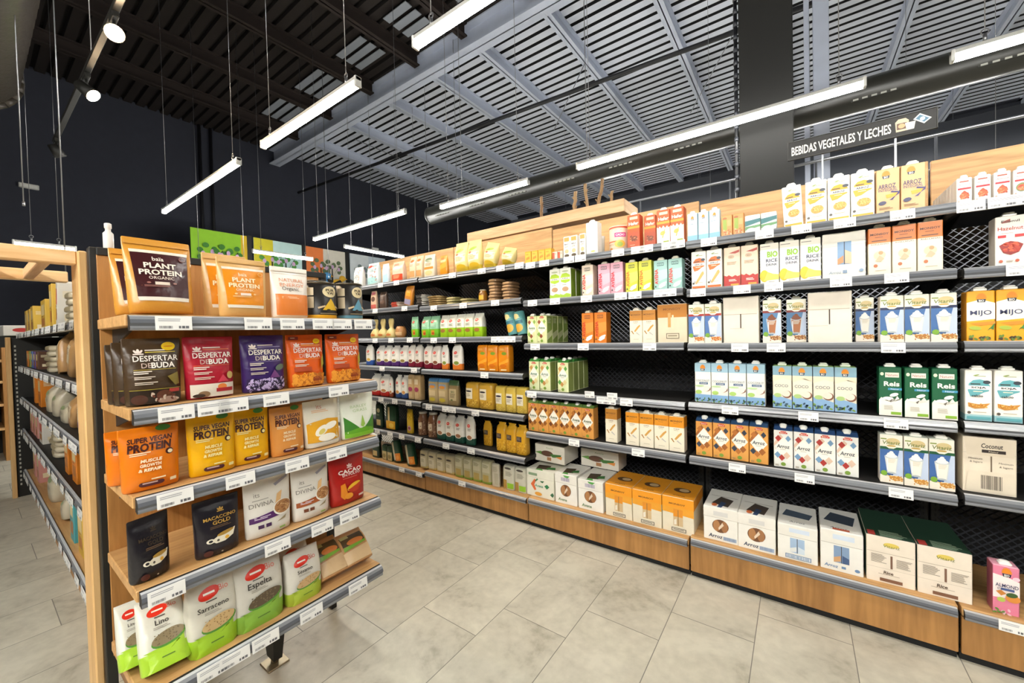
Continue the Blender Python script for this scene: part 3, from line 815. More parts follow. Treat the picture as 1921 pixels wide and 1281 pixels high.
design('reis', 'carton', '0E5B38', [('r', .28, .80, .88, .9, 'EDE8D8'), ('t', 'Natumi', .58, .85, .5, 'A8474F', {'h': .055}), ('e', .14, .87, .08, .035, 'DCE8C8'), ('t', 'Reis', .56, .665, .68, 'F2F4E6', {'b': .03, 'h': .1}), ('r', .4, .535, 1, .58, '3E8FB4'), ('t', 'Natur', .7, .558, .36, 'E8F0F0', {'h': .03}),
    ('p', [(0, 0), (1, 0), (1, .38), (.92, .34), (.8, .42), (.7, .33), (.5, .38), (.3, .31), (.1, .38), (0, .32)], 'EFEADD'), ('e', .4, .36, .24, .035, 'F4F0E4'), ('e', .66, .44, .2, .035, 'F4F0E4', 22), ('p', [(.45, .31), (.62, .36), (.52, .28)], '6A6258'), ('l', .22, .2, .7, 4, 'B9B3A4', .012), ('r', .52, .03, .96, .085, '8DB83C')], cap=CAPW, sidec=1)
def arroz(name, bg, top, d1, d2, d3, word='Arroz', wc='33404A'):
    dia = lambda u, v, a, b, c: ('p', [(u - a, v), (u, v - b), (u + a, v), (u, v + b)], c)
    design(name, 'carton', bg, [('p', [(-.0, .62), (.34, .9), (.5, .82), (.1, .46)], d3), dia(.5, .55, .46, .27, 'EEE9DC'), dia(.76, .79, .15, .085, d1), dia(.24, .78, .17, .09, d2), dia(.2, .33, .17, .09, d1), dia(.42, .26, .17, .09, d2), dia(.68, .33, .19, .1, d3),
        ('t', word, .5, .57, .66, wc, {'it': .15, 'b': .015, 'h': .1}), ('l', .34, .48, .72, 1, '9A9284', .01), ('r', .3, .915, .72, .955, 'C8392B'), ('r', .36, .955, .66, .985, 'C8392B'), ('t', 'BIO', .51, .945, .3, 'F0E4D0', {'h': .04}), ('e', .5, .09, .13, .05, '7C9A3C'), ('l', .08, .06, .3, 2, '8A7A5A', .012)], edge=1, top=top, cap=CAPW, capround=1)
arroz('arroz_orange', 'DC9C4C', '2D4A6E', '2F3A4C', 'B56C2A', '9A5A24')
arroz('arroz_orange2', 'D8984A', '5A7A3A', '6B3A1E', 'B4702E', '8E5624', 'Avena', '4A5A3A')
arroz('arroz_blue', 'E4E3DC', '27446E', '6E93B4', 'A8322C', 'D6B9A2')
arroz('arroz_green', 'D8DDA4', '74963E', '86A84A', '8E4A2C', 'E2D2A2', 'Avena', '56804A')
arroz('arroz_green2', 'D9DFAE', '3F8A3A', '5A9A46', 'C08A4A', 'D8C88E', 'Arroz', '3E7460')
DES['arroz_green'].update(edge=None, side='8FA64E', capround=None, sideart=[('p', [(0, .1), (1, .3), (1, .5), (0, .35)], 'D6DCA6'), ('l', .2, .9, .8, 8, 'DDE3B8', .012)])
DES['arroz_green2'].update(side='9AA85A')
design('box_coconut_', 'carton', 'E2D6C2')
design('almond_pink', 'carton', 'DE7F9A', [('p', [(0, .32), (1, .36), (1, .72), (.6, .78), (0, .82)], 'EFE3E0')] + sun_logo(.52, .86, 1.15) + [('e', .87, .78, .14, .04, 'EBC6D2', 15), ('t', 'ALMOND', .52, .6, .86, '37345A', {'h': .075, 'b': .01}), ('r', .3, .5, .8, .55, '4A5A8A'), ('t', '0%', .24, .525, .16, '37345A', {'h': .05}),
    ('p', [(.1, .46), (.3, .5), (.5, .44), (.3, .38)], 'C8803A'), ('e', .74, .36, .28, .085, 'D88A3A', -5), ('e', .7, .43, .22, .05, '3E5A2E', 10), ('e', .3, .3, .16, .05, 'B4C45A', 6), ('d', .02, .01, .6, .1, 10, '5E8A3A', .1, 'E8C0CC')], cap='F0EEE8', top='E6A2B4', side='B9606E', capbig=1)
design('mijo', 'carton', 'EBA81C', [('p', [(0, .4), (1, .44), (1, .76), (.5, .84), (0, .78)], 'F1EBDE')] + sun_logo(.52, .85, 1.1) + [('t', 'MIJO', .5, .56, .76, '3A3E60', {'h': .12, 'b': .01}), ('p', [(.1, .36), (1, .4), (1, .34), (.5, .31)], 'D98C28'), ('e', .3, .26, .22, .04, 'A7B43E', -8), ('p', [(.72, .2), (.98, .36), (.94, .22), (.8, .26)], '3F7A36'), ('d', .05, .02, .8, .1, 14, '6E8A34', .09, '4A3A2A')], cap=CAPW, side='C98A1E')
design('hazelnut', 'carton', 'EDE6DA', [('p', [(.18, .9), (.5, .95), (.5, .88), (.22, .87)], 'A23B28'), ('t', 'Ecomil', .5, .905, .6, '4A3A2E', {'b': .02, 'h': .05}), ('t', 'Hazelnut', .5, .76, .84, 'B42A24', {'h': .075, 'b': .01}), ('l', .2, .66, .8, 1, 'A88A7A', .01), ('r', .08, .575, .36, .63, 'C0262A'), ('r', .64, .575, .95, .63, 'C0262A'),
    ('p', [(.12, .42), (.3, .47), (.5, .5), (.75, .47), (.92, .42), (.78, .27), (.5, .22), (.26, .27)], '8E1F16'), ('d', .28, .3, .76, .46, 26, 'D1502C', .09, 'B43420'), ('e', .18, .1, .07, .03, 'C05A3A'), ('e', .72, .1, .07, .03, 'C05A3A'), ('l', .35, .1, .6, 2, 'B0A090', .01)], cap=CAPW, side='D8D0C4')
def mini_al(name, food):
    design(name, 'carton', 'F1ECE4', [('r', .2, .86, .78, .91, 'A8492E'), ('t', 'Almond', .5, .76, .7, 'B5463A', {'h': .06}), ('r', .08, .57, .92, .64, 'B9202A'), ('l', .2, .5, .8, 1, 'C9A99C', .016)] + food + [('e', .12, .1, .07, .04, 'C9A28A')], cap=CAPW)
mini_al('mini_almond', [('e', .5, .32, .32, .12, 'D8602E'), ('p', [(.25, .42), (.5, .52), (.72, .42)], 'C4481E'), ('d', .3, .22, .72, .4, 10, 'E58A52', .1, 'B83E1C')])
mini_al('mini_almond2', [('e', .5, .34, .36, .16, '6F8A4E'), ('e', .5, .33, .3, .12, 'D86238'), ('d', .3, .25, .72, .4, 8, 'E88A5A', .1, 'B83E1C')])
design('mini_coconut', 'carton', 'BFD9E4', sun_logo(.5, .82, .9) + [('e', .5, .48, .4, .2, 'F0EEE6'), ('l', .2, .62, .8, 1, '7A98AC', .02), ('e', .62, .36, .24, .12, 'E6D3C2'), ('r', 0, 0, 1, .22, '86B7D4')], cap='EAF0EE')
design('mini_orange', 'carton', 'DD9552', [('e', .3, .86, .2, .06, 'A8602E'), ('r', .12, .32, .5, .82, '95A842'), ('r', .55, .5, .9, .78, 'E8A868'), ('d', .2, .05, .9, .32, 16, 'E2B98A', .12, 'B86A38')])
design('mini_teal', 'carton', 'E9EBE4', [('l', .2, .9, .8, 1, '8AA8A4', .03), ('p', [(0, .42), (1, .6), (1, .8), (0, .72)], '2E6E72'), ('p', [(0, .2), (1, .34), (1, .46), (0, .4)], '5D8F5A'), ('e', .4, .2, .3, .12, 'D9E3DC')])
# --- unit C
design('bar_box', 'carton', 'E0A326', [('r', .1, .1, .9, .9, 'E8B53E'), ('p', [(.2, .3), (.8, .4), (.75, .6), (.25, .5)], 'D2872A'), ('l', .2, .78, .8, 2, 'B87A1E', .03)], kind='foil')
design('bar_red', 'carton', 'D9CBB8', [('r', .05, .1, .5, .95, 'CF5638'), ('l', .55, .85, .95, 4, '9A8A78', .03)])
design('thin_gold', 'carton', 'EFECE4', [('r', .12, .78, .88, .97, 'C79A4E'), ('t', 'BIO', .5, .65, .6, '3A342E', {'b': .03, 'h': .06}), ('l', .2, .56, .8, 3, '8A8478', .016), ('e', .5, .32, .3, .1, 'DDB98A'), ('e', .5, .12, .36, .07, '5A4A34')])
design('tall_white', 'carton', 'EFEDE8', [('l', .25, .9, .75, 2, 'A8A6A0', .012), ('t', 'natural', .5, .66, .5, '8E8C88', {'h': .04}), ('e', .5, .38, .3, .03, 'D0CEC8', -10), ('p', [(.2, .42), (.8, .42), (.66, .32), (.34, .32)], 'E6E4DE'), ('e', .6, .1, .2, .03, 'E0C07A')], cap=CAPW)
design('tin', 'can', 'EAD6BC', [('r', .46, .55, .95, .72, 'CF3A7E'), ('t', 'CACAO', .7, .635, .38, 'F2E2EC', {'b': .03, 'h': .09}), ('l', .3, .86, .8, 2, 'C9A98C', .02), ('r', .1, .36, .6, .41, 'D26A3A'), ('e', .68, .28, .22, .15, 'E8B54A'), ('e', .68, .26, .12, .1, '9CB048'), ('l', .15, .28, .45, 2, 'C8A080', .02), ('e', .3, .1, .08, .05, 'D08A4A')], bands=[(.9, .97, 'D0542E')], top='E8DECE')
def hafer(name, low, rip):
    design(name, 'carton', 'D9551C', [('r', .2, .87, .85, .95, 'E8C9A8'), ('t', 'Hafer', .52, .75, .8, 'F6E8D6', {'b': .03, 'h': .1}), ('r', 0, .6, 1, .67, 'E99A2C'),
        ('p', [(0, 0), (1, 0), (1, .5), (.9, .46), (.8, .54), (.66, .47), (.5, .55), (.36, .47), (.22, .54), (.1, .46), (0, .52)], low)] + rip, side='C8481A', cap=CAPW)
hafer('hafer', 'B9502A', [('e', .5, .3, .32, .07, '7A3A24', 14), ('d', .2, .2, .8, .38, 14, '6A3420', .08, 'C87A4A'), ('l', .2, .1, .8, 1, 'E0B090', .014)])
hafer('hafer_white', 'EFE3CC', [('e', .45, .33, .2, .06, 'DDB45A', 30), ('p', [(.4, .2), (.6, .44), (.64, .42), (.46, .18)], 'C8B04A'), ('r', .5, .04, .92, .09, '9AA83E')])
design('green_soja', 'carton', 'ECEBDD', [('e', .5, .9, .3, .03, 'BCC29A'), ('p', [(.06, .72), (.2, .82), (.6, .84), (.95, .76), (.92, .55), (.5, .5), (.1, .55)], 'A4C42E'), ('r', .12, .62, .9, .69, 'F2F0E4'), ('t', 'AVENA', .5, .655, .6, '33382A', {'b': .03, 'h': .045}), ('l', .2, .44, .8, 1, '8A8C72', .016), ('e', .5, .3, .3, .08, 'B8906A'), ('p', [(0, 0), (1, 0), (1, .12), (.6, .16), (.3, .1), (0, .14)], 'A2C53A')], side='7E9A2E', cap=CAPW)
def avena(name, c, txt, c2, top):
    design(name, 'carton', c, [('r', .26, .82, .74, .93, top), ('r', .29, .84, .71, .91, c), ('t', 'eco', .5, .873, .3, top, {'h': .05}), ('t', 'AVENA', .2, .46, .52, txt, {'rot': 90, 'b': .04, 'h': .26}), ('p', [(.34, .66), (1, .7), (1, .4), (.4, .3)], c2), ('e', .66, .2, .3, .04, 'F2EEE2', 24), ('p', [(.3, .1), (.9, .28), (.86, .14), (.5, .06)], 'F2EEE2'), ('e', .14, .12, .05, .03, '3A3A34')], cap='CFCBB8')
avena('avena_pale', 'E2CDB8', 'D0483A', 'EBDCCB', '4E5A50')
avena('avena_pink', 'DDA3B2', 'CF4048', 'E6B4C0', '4C5A58')
avena('avena_yellow', 'CFD03C', 'D9782A', 'DEDD60', '3C4A3C')
avena('avena_teal', '9CC4BC', 'CF4A40', 'B4D6CE', '3E5A58')
avena('avena_orange', 'D97A1E', 'C23C1C', 'E2903A', '4A3A2A')
def monsoy(name, c):
    design(name, 'carton', 'E8DFC8', [('t', 'MONSOY', .5, .87, .8, '6A4420', {'b': .02, 'h': .05}), ('l', .3, .8, .7, 1, 'A8702A', .01), ('t', 'AVENA', .5, .65, .4, '7A5A36', {'h': .03, 'b': .02}), ('l', .32, .6, .7, 1, 'A89878', .01),
        ('p', [(.36, .36), (.46, .33), (.86, .52), (.82, .56), (.62, .5)], 'C9974A'), ('p', [(.12, .36), (.2, .38), (.36, .27), (.3, .26)], 'A87A3A'), ('p', [(.5, .3), (.8, .22), (.82, .24), (.56, .33)], 'B8B4AC'), ('l', .3, .1, .8, 1, 'B8AC90', .012)], bands=[(.69, 1, c)], cap='E4DFD2')
monsoy('monsoy', 'BD7E2C')
monsoy('monsoy_y', 'E8961C')
# --- shipping boxes
def flap(extra, c, tops=None, **k):
    return dict(art=[('r', 0, .715, 1, .72, 'B9B2A4')] + extra, topart=tops or [], kind='card', r=.004, **k)
slot = lambda u0, v0, u1, v1, c1, c2: [('r', u0, v0, u1, v1, c1), ('r', (u0 + u1) / 2 - .008, v0, (u0 + u1) / 2 + .008, v1, '3A332C')] + c2
def boxd(name, c, extra, tops=None, **k):
    q = flap(extra, c, tops, **k)
    design(name, 'carton', c, q.pop('art'), **q)
boxd('box_window', 'E6E3DA', [('r', .36, .3, .68, .9, '9FB6CC')] + slot(.36, .3, .68, .8, '86A4C4', [('p', [(.36, .3), (.5, .34), (.5, .5), (.36, .42)], 'C8946A'), ('p', [(.53, .32), (.68, .3), (.68, .55), (.53, .62)], 'D8BE9E')]) + [('p', [(0, .8), (1, .8), (.98, 1), (.02, 1)], 'E0DCD0'), ('t', 'Arroz', .3, .13, .28, '7E98AC', {'it': .15}), ('r', .48, .1, .58, .17, '8A9CB2'), ('e', .9, .14, .05, .035, '8AA0B8')])
boxd('box_plain_a', 'E2D9CA', [('r', .02, .62, .95, .97, 'DDD3C3'), ('r', .02, .615, .95, .63, 'B9AD9A'), ('r', .485, .32, .52, .63, '5A4A3C'), ('r', .2, .31, .6, .318, 'C6B9A6')])
boxd('box_plain_b', 'E3DACB', [('r', .02, .66, .95, .98, 'DDD3C3'), ('r', .02, .655, .95, .67, 'B9AD9A'), ('r', .485, .36, .515, .66, '4A3E34'), ('r', .04, .33, .46, .338, 'C6B9A6')])
boxd('box_coconut', 'E0D3BE', [('p', [(.08, .68), (.95, .68), (.98, .98), (.03, .98)], 'DBCDB6'), ('t', 'Coconut', .55, .86, .4, '33302C', {'it': .12, 'b': .02, 'h': .085}), ('r', .36, .735, .8, .79, '2E2420'), ('t', 'Natur', .58, .762, .18, 'D8CCB8', {'h': .03}),
    ('r', .52, .4, .55, .68, '7A6A58'), ('t', 'Minimum', .24, .62, .26, '5A4E44', {'it': .1}), ('t', '& lagern', .25, .555, .24, '5A4E44', {'it': .1}), ('t', 'Minimum', .8, .57, .26, '5A4E44', {'it': .1}), ('t', '& lagern', .8, .5, .24, '5A4E44', {'it': .1}),
    ('p', [(.04, .03), (.97, .03), (.94, .4), (.1, .4)], 'DCCFB9'), ('bars', .34, .08, .74, .33, '4A4238')], [('r', .1, .1, .9, .9, 'D4C6B0')])
def hole(name, word, wc, c='E6E3DA', extra=None, tops=None):
    boxd(name, c, [('p', [(0, .7), (1, .7), (1, 1), (0, 1)], 'E2DED4'), ('r', 0, .695, 1, .705, 'B4AEA2'), ('e', .5, .46, .24, .2, '6A4428'), ('e', .39, .46, .1, .17, 'A87648'), ('e', .62, .46, .1, .17, '9A6A42'), ('p', [(.46, .34), (.6, .5), (.56, .58), (.44, .4)], 'D8C4AC'),
        ('t', word, .36, .14, .4, wc, {'it': .15, 'b': .02})] + (extra or []), tops)
blue_top = [('p', [(.2, .2), (.7, .1), (.8, .5), (.4, .6)], '4A4038'), ('p', [(.4, .02), (.52, .02), (.62, .3), (.46, .34)], '2F4466'), ('r', .1, .6, .9, .62, 'A8A296'), ('e', .3, .12, .08, .08, 'C86A3A')]
hole('box_arroz_hole', 'Arroz', '33405A', extra=[('r', .58, .06, .96, .17, 'A4B2C6'), ('bars', .6, .07, .94, .16, '7A8CA8'), ('r', .3, .77, .72, .9, 'CFCDC8')], tops=blue_top)
green_top = [('p', [(.3, .1), (.7, .2), (.6, .6), (.2, .5)], '4A3A2A'), ('p', [(.3, .02), (.6, .02), (.5, .16), (.36, .14)], '5A9A4A'), ('p', [(.6, .2), (.9, .3), (.8, .5), (.6, .4)], '3A7A3A')]
hole('box_almond', 'Avena', '5A7A4E', extra=[('bars', .3, .78, .7, .9, '9A8FB0'), ('p', [(.4, .98), (.7, .98), (.6, .9), (.46, .92)], '58A04A')], tops=green_top)
def slotbox(name, cs, word, low):
    boxd(name, 'E4E2DA', [('p', [(.02, .68), (.98, .68), (1, .98), (0, .98)], 'E0DDD3'), ('r', .02, .672, .98, .685, 'B2ADA2'), ('r', .3, .8, .8, .92, 'CBD6E2')] + slot(.32, .22, .68, .64, cs[0], [('p', [(.32, .22), (.48, .26), (.48, .4), (.32, .34)], cs[1]), ('p', [(.52, .22), (.68, .22), (.68, .36), (.52, .42)], cs[2])]) + low, [('t', 'Arroz', .45, .12, .4, '4A5460', {'it': .15}), ('p', [(.1, .4), (.8, .3), (.9, .7), (.3, .8)], '3A4450'), ('r', .3, .03, .7, .1, 'B4553A')] if name.endswith('2') else [('t', 'Arroz', .5, .15, .4, '4A5460', {'it': .15}), ('p', [(.1, .4), (.8, .35), (.9, .6), (.2, .7)], '4A5866')])
slotbox('box_arroz_slot', ('9DB4CE', 'D8DAD6', 'C8D4DC'), '', [('r', .2, .05, .84, .17, '55779A'), ('r', .22, .065, .82, .155, 'D8DEE4'), ('bars', .24, .07, .8, .15, '6A8AAA')])
slotbox('box_arroz_slot2', ('7E96B4', 'C89A6C', '41587E'), '', [('t', 'Arroz', .26, .12, .32, '5F82A8', {'it': .15, 'b': .02}), ('r', .5, .09, .6, .15, '6A88AC'), ('e', .86, .12, .06, .04, '6A88AC')])
boxd('box_vita', 'E5D9C8', [('p', [(.02, .66), (.96, .66), (.99, .99), (.01, .99)], 'E2D6C4'), ('r', .02, .652, .97, .662, 'B6A894'), ('e', .52, .85, .16, .05, 'D6BE5A'), ('t', 'Vitariz', .52, .82, .34, '6A7434', {'it': .1, 'h': .06}), ('r', .5, .34, .545, .62, '7A5A48'),
    ('l', .1, .6, .42, 8, '8C8274', .012), ('l', .62, .56, .94, 8, '8C8274', .012), ('r', 0, .32, 1, .326, 'BDB09C'), ('t', 'Rice', .46, .24, .2, '5A4A3C', {'b': .03, 'it': .1}), ('l', .25, .19, .8, 1, 'A89A88', .01), ('r', .28, .04, .74, .11, '7C5640')],
    [('r', 0, 0, 1, 1, '1E3B2B'), ('r', .04, .01, .2, .16, 'B43A34'), ('l', .3, .18, .9, 5, '8FA88E', .02)], side='1F4A34')
boxd('box_diamonds', 'DFDCCB', [('r', .08, .78, .4, .88, '8AA07E'), ('p', [(.16, .44), (.3, .66), (.36, .62), (.26, .44), (.36, .26), (.3, .22)], 'D8683A'), ('p', [(.34, .56), (.44, .66), (.4, .7), (.32, .6)], '4A7A56'), ('p', [(.5, .62), (.66, .64), (.6, .56), (.54, .58)], '2E6A44'), ('p', [(.66, .46), (.76, .54), (.84, .46), (.75, .36)], '2E7A4A'), ('p', [(.86, .18), (.95, .28), (1, .2), (.95, .1)], '3A6A4A'), ('t', 'Avena', .47, .43, .3, '3E8A6A', {'it': .12, 'b': .02}), ('e', .44, .12, .13, .07, 'D8993A'), ('r', 0, .72, 1, .726, 'B6B09E')], green_top)
boxd('box_nuts', 'D6D0C2', [('t', 'Avena', .5, .84, .24, '6E8A4E', {'h': .08}), ('p', [(0, .5), (.2, .6), (.4, .5), (.3, .36)], '5E8A3E'), ('e', .42, .5, .2, .17, '5A3A2A'), ('p', [(.5, .5), (.9, .54), (.86, .36), (.6, .32)], '3F6E33'), ('p', [(.7, .36), (.92, .46), (.9, .26)], 'DA8A3E'), ('r', .42, .1, .56, .3, 'A5744A')], [('r', .05, .05, .95, .95, 'CFC9BA')])
boxd('box_monsoy', 'DCD3BC', [('r', 0, .7, 1, 1, 'E59518'), ('p', [(0, .56), (1, .5), (1, .72), (0, .72)], 'E09A2A'), ('t', 'MONSOY', .48, .82, .52, '6A4218', {'b': .03, 'h': .05}), ('r', .36, .2, .66, .6, 'C9AE84'), ('r', .36, .46, .66, .68, 'D98A22'), ('r', .5, .2, .525, .66, '8A6A3A'), ('p', [(.38, .22), (.46, .24), (.46, .4), (.38, .36)], 'E4DCCB'),
    ('r', .3, .045, .76, .145, '2E2A26'), ('r', .32, .06, .74, .13, 'CFC8B4'), ('l', .36, .09, .7, 1, '6A6458', .02)], [('r', 0, 0, 1, 1, 'DE9220'), ('t', 'AVENA', .5, .12, .4, '6A4218', {'b': .02}), ('e', .5, .45, .28, .14, '5A3A1E'), ('e', .56, .46, .16, .09, 'D8B88A')], bands=[(.7, 1, 'E09018')])
boxd('box_monsoy_up', 'D9CBAE', [('r', 0, .66, 1, 1, 'B9782A'), ('t', 'MONSOY', .5, .88, .6, '8A5420', {'b': .02, 'h': .06}), ('r', .36, .4, .46, .78, 'C99A5A'), ('r', .5, .36, .56, .72, 'E2CFAE'), ('r', .3, .1, .74, .24, '5A4E3A'), ('r', .32, .115, .72, .225, 'D0C4A8'), ('l', .36, .16, .68, 1, '8A7E64', .03)], bands=[(.72, 1, 'B9782A')])
# --- bags and packets on the far units
def bag(name, body, c, art=None, **k):
    k.setdefault('kind', 'film')
    design(name, body, c, art, **k)
def redlogo(base, dark, food='8A5A3A', c='DAD6CC'):
    return dict(body='knot', c=c, art=logo_leaf(.42, .66) + [('l', .3, .55, .7, 3, '8A8478', .016), ('e', .5, .27, .34, .09, 'E4DED0'), ('e', .5, .27, .26, .07, food)], bands=[(0, .24, base)], kind='film')
for nm, b_, fd in (('bag_blue', '33549A', 'C9A24A'), ('bag_purple', '4F2A68', '8C7A40'), ('bag_wine', '7A1D30', '7A4A34'), ('bag_orangebase', 'D9772A', '7A8A3A'), ('bag_redbase', 'B22A22', 'B07A4A'), ('bag_brownbase', '7E3A24', 'B0703A'), ('bag_navybase', '2F4A7E', 'C08A4A'), ('bag_pine', '1C4A3C', '9A6A4A')):
    DES[nm] = redlogo(b_, b_, fd)
DES['bag_wine'].update(c='D6CFC4')
bag('bag_lime', 'bag', 'DCDACB', logo_leaf(.42, .72, s=1.1) + [('l', .25, .58, .75, 3, '7E8A6A', .018), ('e', .45, .3, .3, .08, '9A6A3A'), ('t', 'Bio', .62, .73, .2, 'D85A4A')], bands=[(0, .42, '97C01F')])
bag('bag_green', 'bag', '8FC09A', logo_leaf(.4, .74, s=1.1) + [('l', .25, .6, .75, 3, 'DCE8D4', .018), ('r', .3, .12, .66, .34, 'C98A2E'), ('e', .5, .2, .14, .06, 'A8481E')], bands=[(0, .4, '6FB22A')])
bag('bag_patt', 'bag', 'D9DAD4', [('d', .1, .1, .9, .9, 24, '8AA0B0', .06, 'C8907A'), ('l', .2, .6, .8, 3, '9A9A94', .02)])
bag('bag_teal', 'bag', 'D3DEDC', [('p', [(.05, .05), (.95, .1), (.9, .4), (.1, .34)], '9CC8C8'), ('d', .1, .1, .9, .9, 22, '7FB0B4', .07, 'D88A7A'), ('e', .3, .85, .2, .06, 'C85A4A'), ('l', .3, .72, .8, 4, '8A9A9A', .02)])
bag('bag_bluewhite', 'bag', 'D6E0E8', [('p', [(.05, .05), (.95, .1), (.9, .5), (.1, .4)], 'A9CBE0'), ('l', .2, .8, .8, 4, '8FA8C0', .02)])
bag('bag_red', 'bag', 'DDB9A0', [('l', .2, .86, .8, 2, 'B85A3A', .03), ('e', .5, .62, .32, .1, 'E8D0B4'), ('r', .04, .04, .96, .36, 'C2401C'), ('l', .2, .28, .8, 3, 'E8A070', .03)])
bag('bag_tan', 'bag', 'D9C2A0', [('e', .5, .8, .3, .07, 'C0703A'), ('l', .2, .66, .8, 3, '9A7A54', .022), ('r', .1, .1, .9, .36, 'C9935A')])
bag('bag_tan2', 'bag', 'DDCDB4', [('e', .5, .76, .34, .1, '6E7A5A'), ('l', .2, .6, .8, 3, '9A7A54', .022), ('r', .08, .36, .92, .46, 'D8862E'), ('e', .5, .2, .34, .1, 'E2BE84')])
bag('bag_orange', 'bag', 'D98A1C', [('p', [(.1, .5), (.9, .7), (.9, .4), (.1, .3)], 'E5A53A'), ('l', .2, .85, .8, 2, 'B85A1A', .03)], kind='foil')
bag('puff', 'puff', 'E3D28E', [('p', [(.08, .3), (.9, .36), (.92, .62), (.1, .56)], 'EDE6C2'), ('e', .5, .72, .3, .05, '9DB23A', 12), ('e', .34, .6, .1, .04, 'C86A4A'), ('l', .2, .5, .8, 4, 'B9A45A', .018), ('e', .55, .2, .36, .08, 'E0B732')], kind='foil', bands=[(0, .2, 'DFBE3E')])
bag('bag_cocoa', 'bag', 'C9A98C', [('e', .5, .85, .36, .08, 'C8707A'), ('e', .5, .55, .34, .14, '5A3A28'), ('r', .05, .05, .95, .26, 'B85A50')])
bag('bag_dark', 'bag', '4A3A30', [('l', .3, .8, .7, 5, '8A7464', .03), ('e', .5, .4, .3, .12, '6A5244')])
bag('bag_orange_tall', 'bag', 'B9772A', [('r', .2, .45, .8, .75, 'D9962E'), ('r', .1, .04, .9, .3, '8C86A0'), ('l', .25, .7, .75, 3, 'E8C07A', .02)])
for nm, c1, c2 in (('flat_red', 'B9A594', 'B8402C'), ('flat_bw', 'B8B4AA', '38322E'), ('flat_tan', 'A08454', '7C6238'), ('flat_tan2', '8E8454', 'B0A070'), ('flat_tall', '8A6A4C', 'B08C64')):
    bag(nm, 'flat', c1, [('r', .2, .1, .8, .9, c2)])
design('jar_honey', 'can', '8A5A1C', [('r', .2, .2, .8, .6, 'D8A83A')], shape='jar', lid='B9A888', kind='gloss')
design('jar', 'can', '7E5A42', [('r', .15, .3, .7, .62, 'C9B49A'), ('d', .05, .05, .95, .7, 40, 'B08A6A', .06, '5A3626')], shape='jar', lid='B9B4A8', kind='gloss')
bag('squash', 'twist', 'CDB878', [('l', .2, .25, .8, 4, 'A8904A', .02), ('e', .5, .16, .3, .06, 'C0703A')])
design('basket_pack', 'can', 'B9804A', [('r', .1, .2, .9, .5, 'D8B080'), ('l', .2, .7, .8, 3, '8A5A2E', .04)], shape='loaf', kind='film')
design('can_teal', 'can', '5E9A98', [('e', .45, .3, .36, .18, 'D9A53A'), ('r', .2, .48, .86, .62, '2F6A78'), ('e', .4, .8, .26, .12, 'D9C98A'), ('l', .3, .72, .8, 1, 'E8E4D4', .02)], top='6F8A80')
bag('pack_orange', 'pack', 'DD8518', [('e', .6, .68, .22, .06, '7E9A34'), ('l', .2, .84, .8, 2, 'F0C070', .02), ('p', [(.05, .3), (.95, .5), (.95, .38), (.05, .2)], 'E89E30'), ('e', .5, .22, .3, .07, 'C86A1A'), ('r', .3, .06, .8, .1, 'F0D8A8')], kind='foil')
bag('pasta_pink', 'pack', 'B89A6C', [('r', .12, .62, .7, .82, 'D8C8A8'), ('e', .44, .42, .34, .09, '9A3E58'), ('l', .2, .28, .8, 6, 'D8BE90', .02)])
bag('pack_bluetop', 'pack', 'B59E72', [('r', .15, .6, .85, .78, '8A9CB4'), ('e', .5, .66, .3, .06, 'D08A3A'), ('r', .2, .3, .8, .52, 'C9B48A'), ('e', .5, .16, .3, .08, 'B9A43A')], bands=[(.86, 1, '4E7FA8')])
bag('bag_tanlabel', 'bag', '8A7650', [('r', .16, .2, .84, .66, 'B9A680'), ('t', 'BIO', .5, .55, .34, '4A5A34', {'b': .02}), ('l', .24, .46, .76, 5, '6E6040', .018), ('r', .3, .2, .5, .25, '5A6A3A')], bands=[(.8, 1, '3F5A34')])
bag('pack_corn', 'pack', 'C69A34', [('r', .06, .36, .58, .78, 'DDD2B8'), ('e', .3, .66, .22, .035, '2E2A2E'), ('l', .12, .56, .5, 4, '9A8E72', .018), ('d', .05, .05, .95, .34, 30, 'E0BC5A', .05, 'A87A24')])
bag('pack_corn2', 'pack', 'CDB04A', [('r', .06, .3, .7, .72, 'DDD4BE'), ('e', .38, .6, .28, .04, '3A3240'), ('l', .14, .5, .62, 4, '9A8E72', .018), ('d', .05, .03, .95, .28, 26, 'E0C46A', .05, 'B08A30')])
bag('pack_corn3', 'knot', 'CE9A26', [('r', .12, .44, .62, .62, '4A3A34'), ('l', .18, .57, .56, 3, '8A7A6A', .016), ('d', .05, .05, .95, .4, 36, 'E2B84A', .06, 'A8701E')])
bag('bottle_green', 'pack', '20382A', [('e', .5, .72, .24, .09, 'B9B490'), ('r', .2, .1, .8, .34, 'C0A870'), ('l', .25, .55, .75, 2, '7A8A6A', .02)])
bag('bottle_green2', 'pack', '22402C', [('r', .28, .3, .46, .9, 'CDB988'), ('r', .05, .04, .95, .36, 'D9A022'), ('e', .6, .18, .24, .1, 'E8C44A')])
bag('bottle_green3', 'pack', '1E4630', [('r', .16, .1, .36, .95, 'C9BFA4'), ('r', .36, .05, .98, .4, 'D87E1E'), ('e', .66, .2, .2, .1, 'E49A3A')])
bag('bottle_cream', 'pack', '2E4430', [('r', .08, .04, .92, .6, 'B9A878'), ('e', .5, .3, .3, .14, '8C7A44')])
bag('bag_yellow', 'bag', 'C9A52A', [('d', .1, .5, .9, .9, 14, '7A6A1E', .07, 'E8D05A'), ('e', .5, .22, .3, .1, 'B08AA8'), ('e', .5, .22, .18, .06, '7A2A34')])
bag('pack_pale', 'pack', 'B4AA8C', [('e', .45, .74, .3, .05, '3A322E'), ('r', .12, .1, .8, .6, 'C6BEA4'), ('l', .2, .5, .7, 5, '8E8468', .02)], bands=[(0, .14, 'C0AE6E')])
